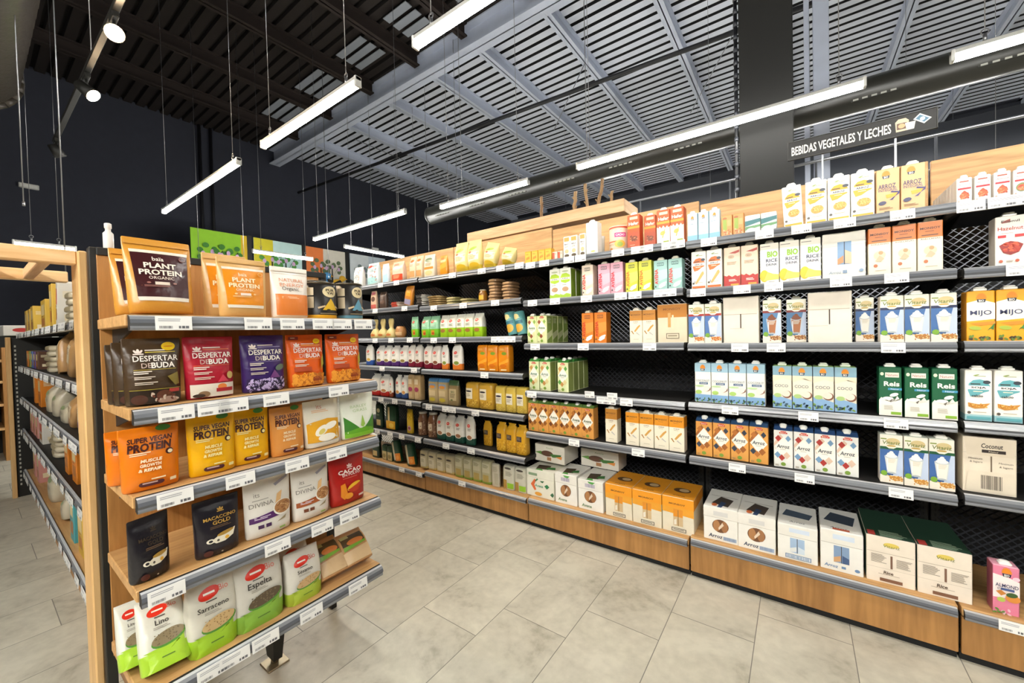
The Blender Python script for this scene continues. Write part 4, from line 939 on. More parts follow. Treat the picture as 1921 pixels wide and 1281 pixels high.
bag('pack_palegreen', 'pack', 'A9A280', [('r', .12, .5, .88, .9, 'B9B498'), ('l', .2, .82, .8, 4, '7E7A5E', .02), ('r', .2, .1, .8, .4, 'A58E4E')], bands=[(0, .12, '7E9A3A')])
bag('pack_white', 'pack', 'BDB6A2', [('l', .15, .85, .85, 6, '9A937E', .02), ('r', .4, .1, .9, .6, 'ADA58E')])
bag('pack_whitegreen', 'pack', 'C6C2B0', [('e', .5, .9, .3, .04, '4A423A'), ('r', .06, .04, .4, .42, 'A5803A'), ('r', .45, .08, .96, .3, '8CB82E'), ('l', .3, .75, .9, 5, '9A9482', .02)])
# --- end display
def kraft(name, lab, tc, small):
    design(name, 'pouch', 'C48932', [('p', [(.12, .2), (.9, .2), (.93, .8), (.09, .8)], lab), ('p', [(.085, .8), (.935, .8), (.94, .84), (.08, .84)], 'DCD3C2'), ('p', [(.13, .15), (.89, .15), (.9, .2), (.12, .2)], 'DCD3C2'),
        ('t', 'baïa', .47, .72, .17, tc, {'b': .01}), ('t', 'PLANT', .49, .625, .48, tc, {'b': .03, 'h': .075}), ('t', 'PROTEIN', .49, .53, .64, tc, {'b': .03, 'h': .075}), ('t', 'ORGANIC', .49, .455, .38, tc, {'h': .04}),
        ('r', .38, .36, .6, .4, 'D9C9B8'), ('e', .29, .385, .03, .012, small), ('e', .68, .385, .03, .012, small), ('l', .22, .345, .76, 2, small, .007), ('e', .84, .745, .05, .035, small), ('e', .84, .745, .042, .028, lab)], kind='foil', zip=1)
kraft('kraft_plum', '3A1517', 'E9DCCB', '9A6A60')
kraft('kraft_orange', 'D98612', 'EBD9AE', 'E8C48A')
DES['kraft_orange']['c'] = 'CBA061'
design('white_orange', 'pouch', 'E4DBCF', [('r', .06, .86, .94, .87, 'CFC4B4'), ('t', 'NATURAL', .52, .74, .66, 'D88A5E', {'h': .07}), ('t', 'ENERGY', .52, .645, .66, 'D88A5E', {'h': .07}), ('t', 'Organic', .46, .56, .46, '6E665C', {'b': .01}), ('r', .06, .05, .94, .46, 'D57A34'), ('l', .2, .4, .8, 2, 'E8B48A', .012)], kind='foil', zip=1)
def blackcan(name, c, base):
    design(name, 'can', '17130F', [('e', .56, .77, .2, .16, 'D8C79C'), ('t', 'PUR', .56, .815, .24, '2A2218', {'b': .03, 'h': .07}), ('t', 'YA!', .56, .73, .2, '2A2218', {'b': .03, 'h': .07}), ('p', [(.36, .24), (.78, .24), (.57, .58)], c), ('p', [(.26, .27), (.42, .33), (.42, .38), (.24, .32)], 'C9B08A'), ('p', [(.7, .33), (.88, .27), (.88, .32), (.72, .38)], 'C9B08A'), ('e', .5, .22, .06, .05, '2A2218'), ('r', .3, .13, .84, .15, '9A8A6A'),
        ('r', -.08, .3, .16, .62, 'C4B293'), ('r', -.08, .66, .16, .88, 'C4B293')], bands=[(0, .1, base)], top='6A5E48', lidrim='4A4030')
blackcan('black_can', 'D8AE2A', 'D9A31C')
blackcan('black_can_blue', '5E93A8', '4F8298')
def despertar(name, c, acc, low, sticker=None, lowc=None, logo='E8D6CC'):
    art = lotus(.25, .81, logo, 1.15) + [('l', .36, .815, .72, 1, 'E4D8C8', .014), ('l', .36, .785, .9, 1, acc, .014), ('t', 'DESPERTAR', .54, .70, .78, 'EFE6DA', {'b': .012, 'h': .085}), ('t', 'DE', .36, .595, .17, 'C9B2A4', {'h': .07}), ('t', 'BUDA', .65, .595, .42, 'EFE6DA', {'b': .025, 'h': .085}),
        ('r', .14, .53, .88, .537, acc), ('l', .14, .50, .5, 2, 'E0D2C2', .014), ('l', .14, .42, .56, 2, 'CDBFAE', .012), ('l', .14, .34, .6, 2, 'CDBFAE', .012)]
    if lowc:
        art.append(('r', .05, .03, .95, .24, lowc))
    design(name, 'pouch', c, art + low, kind='foil')
    if sticker:
        DES[name]['sticker'] = sticker
despertar('desp_brown', '41301D', 'B9A53A', [('r', .05, .235, .95, .243, 'A89A3A'), ('r', .05, .03, .95, .235, '2A1E14'), ('e', .2, .1, .14, .07, '4A2A1E'), ('e', .64, .14, .16, .08, '5A3424'), ('e', .7, .07, .2, .05, 'A88A7A'), ('r', .72, .18, .92, .23, 'B03A34'), ('d', .4, .04, .9, .18, 16, 'C9B4A0', .04, '6A3A2A'), ('p', [(.7, .42), (.9, .48), (.92, .3), (.84, .28)], '7A6A2A')], (.76, .875, .12))
despertar('desp_red', 'A81A2C', 'D8663A', [('e', .68, .18, .1, .05, 'D87A3A'), ('r', .55, .1, .92, .16, 'A8252E'), ('e', .3, .08, .12, .05, '8A6A4A'), ('e', .2, .06, .12, .03, '3A2A20'), ('e', .86, .36, .07, .06, 'B9A060'), ('p', [(.58, .26), (.82, .26), (.7, .38)], 'C23A4C')], lowc='D9CFBE')
despertar('desp_purple', '38205E', '8A7AA8', [('d', .06, .03, .94, .22, 120, '1E1430', .05, 'B9A8D0'), ('p', [(.55, .24), (.82, .24), (.68, .38)], '6E3A74'), ('e', .82, .42, .12, .05, '5A6A5A', 20)], lowc='2E1C48')
despertar('desp_orange', 'DC5A0E', 'E8A23A', [('d', .06, .03, .94, .24, 110, 'E59A34', .06, 'B8661E'), ('r', .58, .1, .86, .18, '8E3A1A'), ('r', .1, .3, .55, .38, 'A8482A'), ('r', .05, .9, .3, .96, '7E2A1C'), ('l', .1, .93, .26, 1, 'E8C8A8', .012), ('p', [(.84, .3), (.94, .42), (.94, .62), (.86, .5)], 'A8A03A')], (.78, .87, .09), lowc='DC8A2A')
def svp(name, c, dark, lt):
    design(name, 'pouch', c, [('t', 'SUPER VEGAN', .5, .8, .74, dark, {'b': .03, 'it': .15, 'h': .08}), ('t', 'PROTEIN', .48, .685, .72, dark, {'b': .04, 'it': .15, 'h': .13}), ('l', .14, .6, .55, 2, lt, .014), ('e', .8, .57, .07, .05, dark), ('e', .815, .565, .045, .03, lt),
        ('t', 'MUSCLE', .48, .48, .36, lt, {'b': .04, 'it': .15, 'h': .05}), ('t', 'GROWTH', .46, .41, .36, lt, {'b': .04, 'it': .15, 'h': .05}), ('t', '& REPAIR', .45, .34, .4, lt, {'b': .04, 'it': .15, 'h': .05}), ('e', .3, .12, .06, .035, '4A1A22'), ('e', .62, .12, .06, .035, '4A1A22'), ('r', .3, .085, .62, .155, '4A1A22'), ('l', .3, .125, .6, 1, 'C9A8A0', .02), ('e', .72, .96, .13, .05, '3F7A2E'), ('r', .45, .18, .7, .2, lt), ('r', .78, .1, .9, .15, lt)], kind='foil')
svp('svp_orange', 'DA740A', '3E1712', 'F0DDB8')
svp('svp_yellow', 'E2A808', '3A1712', 'EDE0A0')
svp('svp_light', 'D08A40', '4A1E14', 'EBD6AE')
design('its_yellow', 'pouch', 'E2DDCD', [('t', 'its', .42, .86, .14, 'C9806A'), ('l', .2, .78, .8, 2, 'E0B48A', .016), ('p', [(.04, .12), (.96, .12), (.96, .56), (.6, .6), (.2, .56), (.04, .52)], 'DFA226'), ('e', .4, .36, .2, .09, 'F0EBDC', 30), ('e', .68, .44, .2, .07, 'F0EBDC', 12), ('e', .55, .2, .26, .08, 'F0EBDC'), ('e', .4, .34, .1, .05, 'D8C66A', 30), ('r', .05, .02, .95, .1, 'DDD8CA')], kind='foil')
design('white_green', 'pouch', 'DFE3D4', [('t', 'BARLEY', .5, .72, .5, 'B4C99A', {'h': .06}), ('t', 'GRASS', .52, .63, .44, 'B4C99A', {'h': .06}), ('p', [(.04, .04), (.96, .04), (.96, .3), (.5, .22), (.04, .3)], '5FA022'), ('p', [(.04, .18), (.04, .52), (.44, .24)], '3B7A2A'), ('p', [(.96, .18), (.96, .5), (.62, .24)], '3B7A2A'), ('p', [(.48, .28), (.56, .52), (.62, .3), (.55, .24)], '8DB04A'), ('r', .04, .04, .96, .13, '77B52E')], kind='foil')
def goldp(name, c, g):
    design(name, 'pouch', c, lotus(.56, .8, g) + [('t', 'MACACCINO', .54, .67, .72, g, {'b': .02, 'h': .055}), ('t', 'GOLD', .56, .59, .4, g, {'b': .02, 'h': .065}), ('l', .3, .52, .8, 2, '6A5440', .012),
        ('p', [(.28, .3), (.5, .38), (.86, .42), (.8, .3), (.6, .24), (.4, .24)], 'E4DCC8'), ('e', .62, .385, .2, .03, 'A8843A', 8), ('e', .28, .3, .09, .04, 'E4DCC8'), ('e', .28, .3, .045, .022, '17141A'), ('e', .44, .29, .03, .02, '4A4438'), ('e', .64, .3, .05, .03, 'D8A43A'), ('e', .22, .1, .1, .05, '4A2018'), ('r', .5, .07, .54, .09, 'B8A890')], kind='foil')
goldp('gold', '1B1720', 'C59A4A')
goldp('gold_shaded', '17141A', '3E3226')  # the gold pouch again, with shade painted into its darker colours
def divina(name, band, bd):
    design(name, 'pouch', 'DDD8CE', [('t', 'its', .24, .72, .12, '8A867E'), ('t', 'DIVINA', .32, .56, .5, '7A766E', {'h': .07}), ('l', .14, .63, .5, 1, '9A968E', .012), ('p', [(.05, .36), (.62, .41), (.7, .3), (.05, .27)], band), ('l', .14, .35, .55, 2, 'D8CCD8', .012),
        ('p', [(.56, .4), (.66, .66), (.78, .7), (.7, .46)], 'D8AE78'), ('e', .77, .42, .23, .13, 'EAE5DA'), ('e', .77, .43, .2, .11, 'A8774A'), ('d', .62, .36, .92, .5, 26, '8A5A34', .03, 'C9A070'), ('r', .2, .17, .32, .23, bd), ('r', .36, .17, .48, .23, bd), ('p', [(.6, .2), (.84, .28), (.8, .22)], '9A8A6A'), ('r', .66, .07, .8, .1, '8DB05A'), ('p', [(.6, .84), (.92, .94), (.92, .9), (.64, .8)], '9A96A0')], kind='foil')
divina('divina_purple', '4E1E5E', '3E1A4A')
divina('divina_brown', '9A4E20', '6E3A22')
design('cacao', 'pouch', 'A81B16', lotus(.54, .76, 'E8CFC8', 1.1) + [('t', 'CACAO', .54, .655, .68, 'F0E2DA', {'b': .03, 'h': .08}), ('t', 'EN POLVO', .56, .59, .52, 'F0E2DA', {'b': .01, 'h': .05}), ('l', .3, .52, .78, 1, 'C86A5A', .012), ('p', [(.22, .42), (.34, .44), (.4, .2), (.3, .12), (.2, .2)], 'D8821E'), ('e', .6, .34, .22, .07, 'D9A82A', 14), ('p', [(.4, .3), (.84, .4), (.7, .24), (.5, .22)], 'B5351C'), ('e', .42, .18, .12, .06, 'DD8E24'), ('r', .72, .11, .9, .15, 'E0C8C0')], kind='foil')
def seed(name, c, low, grain, g2, word):
    design(name, 'bag', c, logo_leaf(.42, .8, s=1.3) + [('t', 'Bio', .72, .82, .2, 'D86A5A'), ('l', .34, .7, .62, 1, '4A463E', .014), ('t', word, .48, .63, .07 * len(word), '2E2A26', {'b': .01}), ('l', .3, .56, .66, 2, '9A958A', .01),
        ('p', [(0, 0), (1, 0), (1, .46), (.8, .3), (0, .28)], low), ('e', .58, .38, .36, .1, '4F8A2E', 10), ('e', .57, .4, .34, .09, grain, 10), ('d', .3, .33, .84, .47, 60, g2, .02, grain), ('l', .4, .14, .74, 1, '5A7A2A', .016)], kind='film', bands=[(0, .26, low)])
seed('bag_seed_a', 'D2D0C2', 'A4CC34', '8A7A5A', '6A5A3E', 'Lino')
seed('bag_seed_b', 'CFCBBD', '9CC828', 'C9A976', '9A7A4A', 'Sarraceno')
seed('bag_seed_c', 'CBC7BC', '86B43E', '5A4A36', '7A6A50', 'Espelta')
seed('bag_seed_d', 'D4CFC4', 'A9BE3A', 'C9A676', 'A5824E', 'Sésamo')
design('kraft_small', 'bag', 'B98A5A', [('r', .1, .55, .9, .86, '4A3A24'), ('r', .12, .78, .4, .88, 'A8A06A'), ('e', .55, .62, .3, .09, 'C8763A'), ('p', [(.1, .42), (.9, .5), (.9, .56), (.1, .54)], '77A834'), ('p', [(.05, .05), (.95, .05), (.95, .44), (.05, .38)], 'CDAE84')], kind='film')
# --- packets on the long shelf behind the post
for nm, c in (('box_yellow', 'CBA43C'), ('box_orange', 'D27A1E'), ('box_pink', 'C98A80'), ('box_green', '8E9A3C'), ('box_blue', '4A6AA0'), ('box_violet', '5A4080'), ('box_brown', '5A3A28'), ('box_tealtall', '4F9CA0'), ('box_white', 'D6D0C4')):
    design(nm, 'carton', c, [('r', .15, .5, .85, .85, 'D8C08A' if nm != 'box_white' else 'C05A4A'), ('r', .2, .15, .8, .4, 'A8682E'), ('l', .2, .45, .8, 1, '6A4A2A', .02)], sideart=[('l', .15, .8, .85, 6, 'E0D0A8', .012), ('r', .2, .15, .6, .3, 'E0CFA8')])
bag('bag_beige', 'bag', 'BDB29A', [('e', .5, .7, .3, .08, '8A9A6A'), ('l', .2, .5, .8, 4, '8A8068', .02)])
bag('bag_kraft', 'bag', 'B48A58', [('r', .2, .3, .8, .7, 'D9C8A8'), ('l', .25, .62, .75, 4, '7A5A34', .02)])
bag('bag_whitegreen', 'bag', 'CFCDBE', [('e', .5, .72, .3, .1, 'B5C23A'), ('l', .2, .5, .8, 3, '8A8A74', .02), ('r', .3, .15, .7, .26, '7A5AA0')])
bag('flat_beige', 'flat', 'B9AD94', [('r', .2, .1, .8, .9, '9A8C6C')])
# ------------------------------------------------------------------ the hall
H = 1.3                                   # heights in the tables below are measured from the eye level, 1.3 m
XW, YB = -10.35, 13.2                     # far end wall, back wall
mb = MB()
mb.add([(XW, -4, 0), (5, -4, 0), (5, YB, 0), (XW, YB, 0)], [(0, 1, 2, 3)], floor_mat())
struct('floor', mb)
NAVY = mat('30333F', 'matte')
CHAR = mat('1C1C1E', 'paint')
DECK = 4.6 + H
mb = MB(); mb.box(XW - .2, XW, -4, YB, 0, DECK + .3, NAVY); struct('wall_far', mb)
mb = MB(); mb.box(XW, 5, YB, YB + .2, 0, DECK + .3, mat('1E222B', 'paint')); struct('wall_back', mb)
mb = MB(); mb.box(XW, 5, -4.2, -4, 0, DECK + .3, CHAR); struct('wall_left', mb)
mb = MB(); mb.box(5, 5.2, -4.2, YB + .2, 0, DECK + .3, CHAR); struct('wall_right', mb)

# trapezoidal steel deck, ribs along X
def deck(name, y0, y1, zc, light, dark, pitch=.18, x0=XW, x1=5.0):
    mb = MB()
    y = y0
    while y < y1:
        a, b, c, d_ = y, min(y + pitch * .66, y1), min(y + pitch * .72, y1), min(y + pitch * .94, y1)
        e = min(y + pitch, y1)
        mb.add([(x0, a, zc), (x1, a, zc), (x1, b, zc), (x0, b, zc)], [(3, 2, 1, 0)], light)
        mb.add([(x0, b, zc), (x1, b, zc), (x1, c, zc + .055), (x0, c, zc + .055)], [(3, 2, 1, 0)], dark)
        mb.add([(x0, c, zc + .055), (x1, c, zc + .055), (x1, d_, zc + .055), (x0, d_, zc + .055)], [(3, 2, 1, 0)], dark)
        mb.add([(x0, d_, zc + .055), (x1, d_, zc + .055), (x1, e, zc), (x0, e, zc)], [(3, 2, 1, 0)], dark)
        y += pitch
    mb.add([(x0, y0, zc + .2), (x1, y0, zc + .2), (x1, y1, zc + .2), (x0, y1, zc + .2)], [(0, 1, 2, 3)], dark)
    return struct(name, mb)
YBEAM = 4.62
STEEL = mat('C0C8DA', 'paint')
STEEL2 = mat('7C828E', 'paint')
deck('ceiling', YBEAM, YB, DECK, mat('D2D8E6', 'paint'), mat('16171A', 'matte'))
deck('ceiling_dark', -4, YBEAM, DECK, mat('1D1513', 'matte'), mat('120C0B', 'matte'))
# deep beam between the painted and the dark bay
def ibeam(mb, p, q, hgt, wid, M, along='X', tf=.02, tw=.015):
    (x0, y0, z0), (x1, y1, z1) = p, q
    if along == 'X':
        mb.box(x0, x1, y0 - wid / 2, y0 + wid / 2, z0, z0 + tf, M)
        mb.box(x0, x1, y0 - wid / 2, y0 + wid / 2, z0 + hgt - tf, z0 + hgt, M)
        mb.box(x0, x1, y0 - tw / 2, y0 + tw / 2, z0, z0 + hgt, M)
    else:
        mb.box(x0 - wid / 2, x0 + wid / 2, y0, y1, z0, z0 + tf, M)
        mb.box(x0 - wid / 2, x0 + wid / 2, y0, y1, z0 + hgt - tf, z0 + hgt, M)
        mb.box(x0 - tw / 2, x0 + tw / 2, y0, y1, z0, z0 + hgt, M)
mb = MB(); ibeam(mb, (XW, 4.62, DECK - .34), (5, 4.62, 0), .34, .24, STEEL); struct('roof_beam', mb)
mb = MB(); ibeam(mb, (XW, 13.0, DECK - .5), (5, 13.0, 0), .5, .3, mat('2A2D36', 'paint')); struct('roof_beam', mb)
PX = [-2.02, -1.715, -1.41, -1.135, -.9, -.63, -.335, -.03, .3, .58, .86]
for i, q in enumerate(PX):
    mb = MB(); ibeam(mb, (q * 4.42, 4.74, DECK - .2), (0, YB, 0), .2, .12, STEEL, 'Y'); struct('purlin', mb)
    mb = MB(); ibeam(mb, (q * 4.42, -4, DECK - .2), (0, 4.5, 0), .2, .12, mat('261C19', 'matte'), 'Y'); struct('purlin', mb)
# light strips of deck seen in the dark bay beside the beam
for i in range(len(PX) - 1):
    a, b = PX[i] * 4.42 + .25, PX[i + 1] * 4.42 - .3
    if b - a < .3:
        continue
    mb = MB()
    for k in range(3):
        y = 3.66 + k * .17
        mb.box(a, b, y, y + .115, DECK - .06, DECK - .05, mat('8A909A', 'paint'))
    o = mb.build('roof_light')
    tag(o, 'pale corrugated roof panel in the dark ceiling, %s from the far wall' % ['nearest', 'second', 'third', 'fourth', 'fifth', 'sixth', 'seventh', 'eighth', 'ninth', 'tenth'][i], 'roof panel', 'pale roof panels in the dark ceiling')
# column and its conduit
mb = MB(); mb.box(-.325, -.012, 3.28, 3.62, 0, DECK, mat('0B0B09', 'matte'), .004); struct('column', mb)
mb = MB(); mb.tube((-.345, 3.3, 0), (-.345, 3.3, DECK), .012, mat('15161A', 'plastic'), 8)
for i in range(60):
    mb.tube((-.345, 3.3, .3 + i * .09), (-.345, 3.3, .33 + i * .09), .015, mat('3A3C42', 'plastic'), 8)
tag(mb.build('cable_conduit'), 'thin ribbed cable conduit running up the black column', 'conduit')
for x, nm in ((.075, 'bright galvanised rail right of the black column'), (.15, 'wide pale steel post just right of the black column')):
    mb = MB(); mb.box(x, x + (.045 if x < .1 else .13), 5.2, 5.3, H + 1.5, DECK, STEEL, .004)
    tag(mb.build('steel_post'), nm, 'post')
# sprinkler and brace pipes
mb = MB(); mb.tube((-9.8, 4.9, H + 3.55), (4.9, 5.9, H + 3.55), .03, mat('1B1C20', 'paint'), 10)
tag(mb.build('sprinkler_pipe'), 'long dark sprinkler pipe crossing below the steel deck', 'pipe')
mb = MB(); mb.tube((-2.6, 3.8, H + 1.235), (4.5, 3.8, H + 1.255), .012, mat('9A9CA2', 'metal'), 8)
for x in (-1.2, -.45, .12, .75, 1.3):
    mb.tube((x, 3.8, H + .5), (x, 3.8, H + 1.24), .008, mat('9A9CA2', 'metal'), 6)
tag(mb.build('guard_rail'), 'thin grey rail running behind the long shelves', 'rail')
mb = MB(); mb.box(-4, 5, 5.6, 5.9, H + 1.45, H + 1.95, mat('1A1D24', 'paint'), .01)
mb.box(-4, 5, 5.55, 5.6, H + 1.43, H + 1.5, mat('4A505C', 'paint'), .004)
tag(mb.build('bulkhead'), 'dark bulkhead strip far behind the long shelves', 'bulkhead')
for k, (a, b, lb) in enumerate((((-7.4, 4.9, H + 4.1), (-5.6, 7.6, H + 3.1), 'thin slanting brace wire near the far wall'), ((-1.3, 6.6, H + 3.3), (-.2, 6.0, H + 4.55), 'thin slanting brace wire left of the column'), ((-3.5, 6.3, H + 3.62), (-2.785, 6.1, H + 4.402), 'short slanting brace wire in the middle of the deck'))):
    mb = MB(); mb.tube(a, b, .007, mat('9A9EA6', 'metal'), 6)
    tag(mb.build('brace_wire'), lb, 'wire', 'brace wires under the deck')

# ------------------------------------------------------------------ lamps
ORD_ = ['first', 'second', 'third', 'fourth']
def LED(k):
    return emit('led_diffuser_%d' % round(k * 100), (1.0, .985, .93, 1), LAMP_E * k)
GALV = mat('9C9DA0', 'metal')
def wire(x, y, z0, z1, parent, r=.0022):
    mb = MB(); mb.tube((x, y, z0), (x, y, z1), r, GALV, 6)
    return mb.build('suspension_cable', parent)
def line_lamp(x, y, z, L, lb, along='X', top=DECK - .001, k=1.0):
    t = thing('line_lamp', lb, 'lamp', (x, y, z), 0 if along == 'X' else math.pi / 2, 'suspended line lamps')
    mb = MB(); mb.box(-L / 2, L / 2, -.018, .018, .022, .045, mat('B8B8B4', 'plastic'), .003); mb.build('housing', t)
    mb = MB(); mb.box(-L / 2 + .008, L / 2 - .008, -.018, .018, -.010, .022, LED(k), .006); mb.build('diffuser', t)
    for s in (-1, 1):
        mb = MB(); mb.box(s * L / 2 - (.016 if s > 0 else 0), s * L / 2 + (0 if s > 0 else .016), -.020, .020, -.012, .047, mat('D0D0CC', 'plastic'), .003); mb.build('end_cap', t)
        xx = s * (L / 2 - .12)
        mb = MB(); mb.tube((xx, 0, .045), (xx, 0, .085), .008, GALV, 8)
        for q in range(10):
            a, b = q * math.pi / 5, (q + 1) * math.pi / 5
            mb.tube((xx + .014 * math.cos(a), 0, .095 + .014 * math.sin(a)), (xx + .014 * math.cos(b), 0, .095 + .014 * math.sin(b)), .003, GALV, 5)
        mb.build('cable_hook', t)
        wire(xx, 0, .1, top - z, t)
    return t
hl = 1.41
for (a, b, lb) in ((-3.97, -2.55, 'line lamp over the aisle, farthest of the slanting row of three'), (-2.25, -1.40, 'line lamp over the aisle, middle of the slanting row of three'), (-1.07, -.22, 'line lamp over the aisle, nearest of the slanting row, cut by the frame top')):
    line_lamp((a + b) / 2 * hl, .95 * hl, hl + H, (b - a) * hl, lb, k=.78)
line_lamp(.85, .95 * hl, hl + H, 1.2, 'line lamp of the aisle row beyond the right of the frame', k=.78)
line_lamp(2.4, .95 * hl, hl + H, 1.2, 'line lamp of the aisle row near the right wall', k=.8)
hr = 1.37
for (a, b, lb) in ((-2.27, -1.44, 'short line lamp in front of the far end of the round duct'), (-1.09, .24, 'longest line lamp, passing in front of the black column'), (.48, 1.35, 'line lamp at the upper right corner')):
    line_lamp((a + b) / 2 * hr, 2.235 * hr, hr + H, (b - a) * hr, lb, k=.5)
line_lamp((-3.98 - 2.56) / 2 * 1.4, 2.13 * 1.4, 1.4 + H, 1.42 * 1.4, 'line lamp above the far end of the long shelves', k=.55)
line_lamp(-5.7, 4.1, 1.41 + H, 1.15, 'small line lamp hanging crosswise near the far wall', 'Y', k=2.0)
line_lamp(-6.5, 3.0, 1.3 + H, .9, 'thin line lamp in front of the tree banners', 'Y', k=2.4)
line_lamp(-6.1, .53, .975 + H, .42, 'short line lamp just above the timber frame', 'Y')
for x in (-3.2, -.9, 1.4):  # unseen fill lamps, added to light the shelf fronts and floor
    line_lamp(x, -1.7, 1.41 + H, 1.6, 'added fill line lamp over the next aisle, outside the frame, %s one' % {-3.2: 'far', -.9: 'middle', 1.4: 'near'}[x], k={-3.2: 1.0, -.9: 2.9, 1.4: 3.3}[x])
for x in (-2.4, .6):  # further fill lamps added behind the viewer, out of view
    line_lamp(x, -3.2, 1.6 + H, 1.8, 'added fill line lamp behind the viewer by the left wall, %s one' % ('farther' if x < 0 else 'nearer'), k=1.0 if x < 0 else 3.2)
for y, xs in ((5.2, (-1.6, .6, 2.8)), (7.6, (-3.2, -.6, 2.0)), (10.2, (-5.4, -2.6, .2, 3.0))):  # lamps added out of sight behind the shelves to brighten the deck
    for j, x in enumerate(xs):
        line_lamp(x, y, 1.36 + H, 1.8, 'added fill line lamp over an aisle behind the long shelves, %s of row %s' % (ORD_[j], {5.2: 'nearest', 7.6: 'middle', 10.2: 'farthest'}[y]), k=1.15)
# bare hanging wires seen against the dark wall
for k, (x, y, z) in enumerate(((-4.4, .29, .98), (-3.9, .42, .4), (-7.0, 2.05, .9), (-6.8, 2.55, .9), (-6.3, 3.6, 1.0), (-6.5, 4.6, 1.0), (-6.2, 5.4, .9), (-5.4, 5.0, .9), (-4.3, 4.6, .95))):
    mb = MB(); mb.tube((x, y, H + z), (x, y, DECK), .0035, GALV, 6); mb.tube((x, y, H + z), (x, y, H + z + .03), .008, GALV, 6)
    tag(mb.build('hanging_wire'), 'thin steel wire hanging from the ceiling, %s from the left' % ['first', 'second', 'third', 'fourth', 'fifth', 'sixth', 'seventh', 'eighth', 'ninth', 'tenth'][k], 'wire', 'bare hanging wires')
# round supply duct with slots
t = thing('ventilation_duct', 'long round black duct with slot outlets behind the line lamps', 'duct', (0, 3.95, H + 1.70))
mb = MB(); mb.tube((-4.2, 0, 0), (4.6, 0, 0), .115, mat('23231F', 'plastic'), 28); mb.build('tube', t)
mb = MB()
mb.tube((-4.21, 0, 0), (-4.19, 0, 0), .119, mat('2A2A27', 'plastic'), 28); mb.build('end_cap', t)
x = -4.0
while x < 4.4:
    mb = MB()
    for j in range(5):
        a = R(-32)
        yy, zz = -.1155 * math.cos(a), .1155 * math.sin(a)
        mb.box(x + j * .05, x + j * .05 + .03, yy - .004, yy + .004, zz - .006, zz + .006, mat('9A9A92', 'plastic'))
    a = R(-32); mb.box(x - .01, x + .24, -.1135 * math.cos(a) - .003, -.1135 * math.cos(a) + .003, .1135 * math.sin(a) - .009, .1135 * math.sin(a) + .009, mat('2C2C29', 'plastic'))
    mb.build('slot_grille', t)
    x += .62
for x in (-3.6, -1.8, 1.2, 2.9):
    mb = MB(); mb.tube((x, 0, .11), (x, 0, DECK - H - 1.7), .003, GALV, 6); mb.build('hanger', t)
# fabric duct, upper left
t = thing('fabric_duct', 'thick pale ribbed air duct in the upper left corner', 'duct', (-5.0, .07, H + 2.55))
mb = MB(); n = 44
rings = []
for i in range(n + 1):
    x = -1.1 + i * .077
    r = .335 + (.016 if i % 2 else 0)
    rings.append([(x, r * math.cos(2 * math.pi * j / 24), r * math.sin(2 * math.pi * j / 24)) for j in range(24)])
mb.loft(rings[::-1], [mat('4A443E', 'film')] * n, smooth=True)
mb.build('sleeve', t)
mb = MB()
for i in range(24):
    a, b = 2 * math.pi * i / 24, 2 * math.pi * (i + 1) / 24
    mb.tube((-1.12, .345 * math.cos(a), .345 * math.sin(a)), (-1.12, .345 * math.cos(b), .345 * math.sin(b)), .035, mat('4A443E', 'film'), 8)
mb.build('collar', t)
mb = MB(); mb.tube((-1.1, 0, 0), (-1.09, 0, 0), .34, mat('1A1512', 'matte'), 24); mb.build('end_disc', t)
# spot track
hs = 1.9
t = thing('light_track', 'thin black light track running to the upper left', 'track', (0, 0, 0))
mb = MB(); mb.box(-5.7, -1.6, .565, .60, H + hs + .02, H + hs + .05, BLACK(), .003); mb.build('rail', t)
for x in (-5.4, -3.9, -2.6):
    wire(x, .582, H + hs + .05, DECK, t, .003)
def spot(x, on, lb, tilt):
    t = thing('spotlight', lb, 'spotlight', (x, .582, H + hs), 0, 'track spotlights')
    mb = MB(); mb.box(-.05, .05, -.016, .016, -.012, .02, BLACK(), .003); mb.tube((0, 0, -.01), (0, 0, -.06), .008, BLACK(), 8); mb.build('adapter', t)
    d = Vector(tilt).normalized()
    c = Vector((0, 0, -.09))
    mb = MB(); mb.tube(c - d * .06, c + d * .05, .034, BLACK(), 16, .046); mb.build('lamp_head', t)
    mb = MB(); mb.tube(c + d * .0505, c + d * .054, .042, emit('warm_spot', (1, .72, .42, 1), 180 if on else 0) if on else mat('4A4A4A', 'gloss'), 16); mb.build('lens', t)
    if on:
        ld = bpy.data.lights.new('spot_beam', 'SPOT')
        ld.energy = on; ld.color = (1, .76, .5); ld.spot_size = R(70); ld.spot_blend = .6; ld.shadow_soft_size = .04
        lo = obj('spot_beam', ld, t, c + d * .07)
        lo.rotation_euler = d.to_track_quat('-Z', 'Y').to_euler()
        lo['kind'] = 'helper'
spot(-1.70 * hs, 60, 'bright warm spotlight shining toward the viewer at the top left', (1, -.18, -.45))
spot(-2.16 * hs, 40, 'smaller lit warm spotlight behind the bright one', (.5, .6, -.7))
spot(-2.95 * hs, 0, 'unlit black spotlight at the far end of the track', (-.2, .5, -.8))
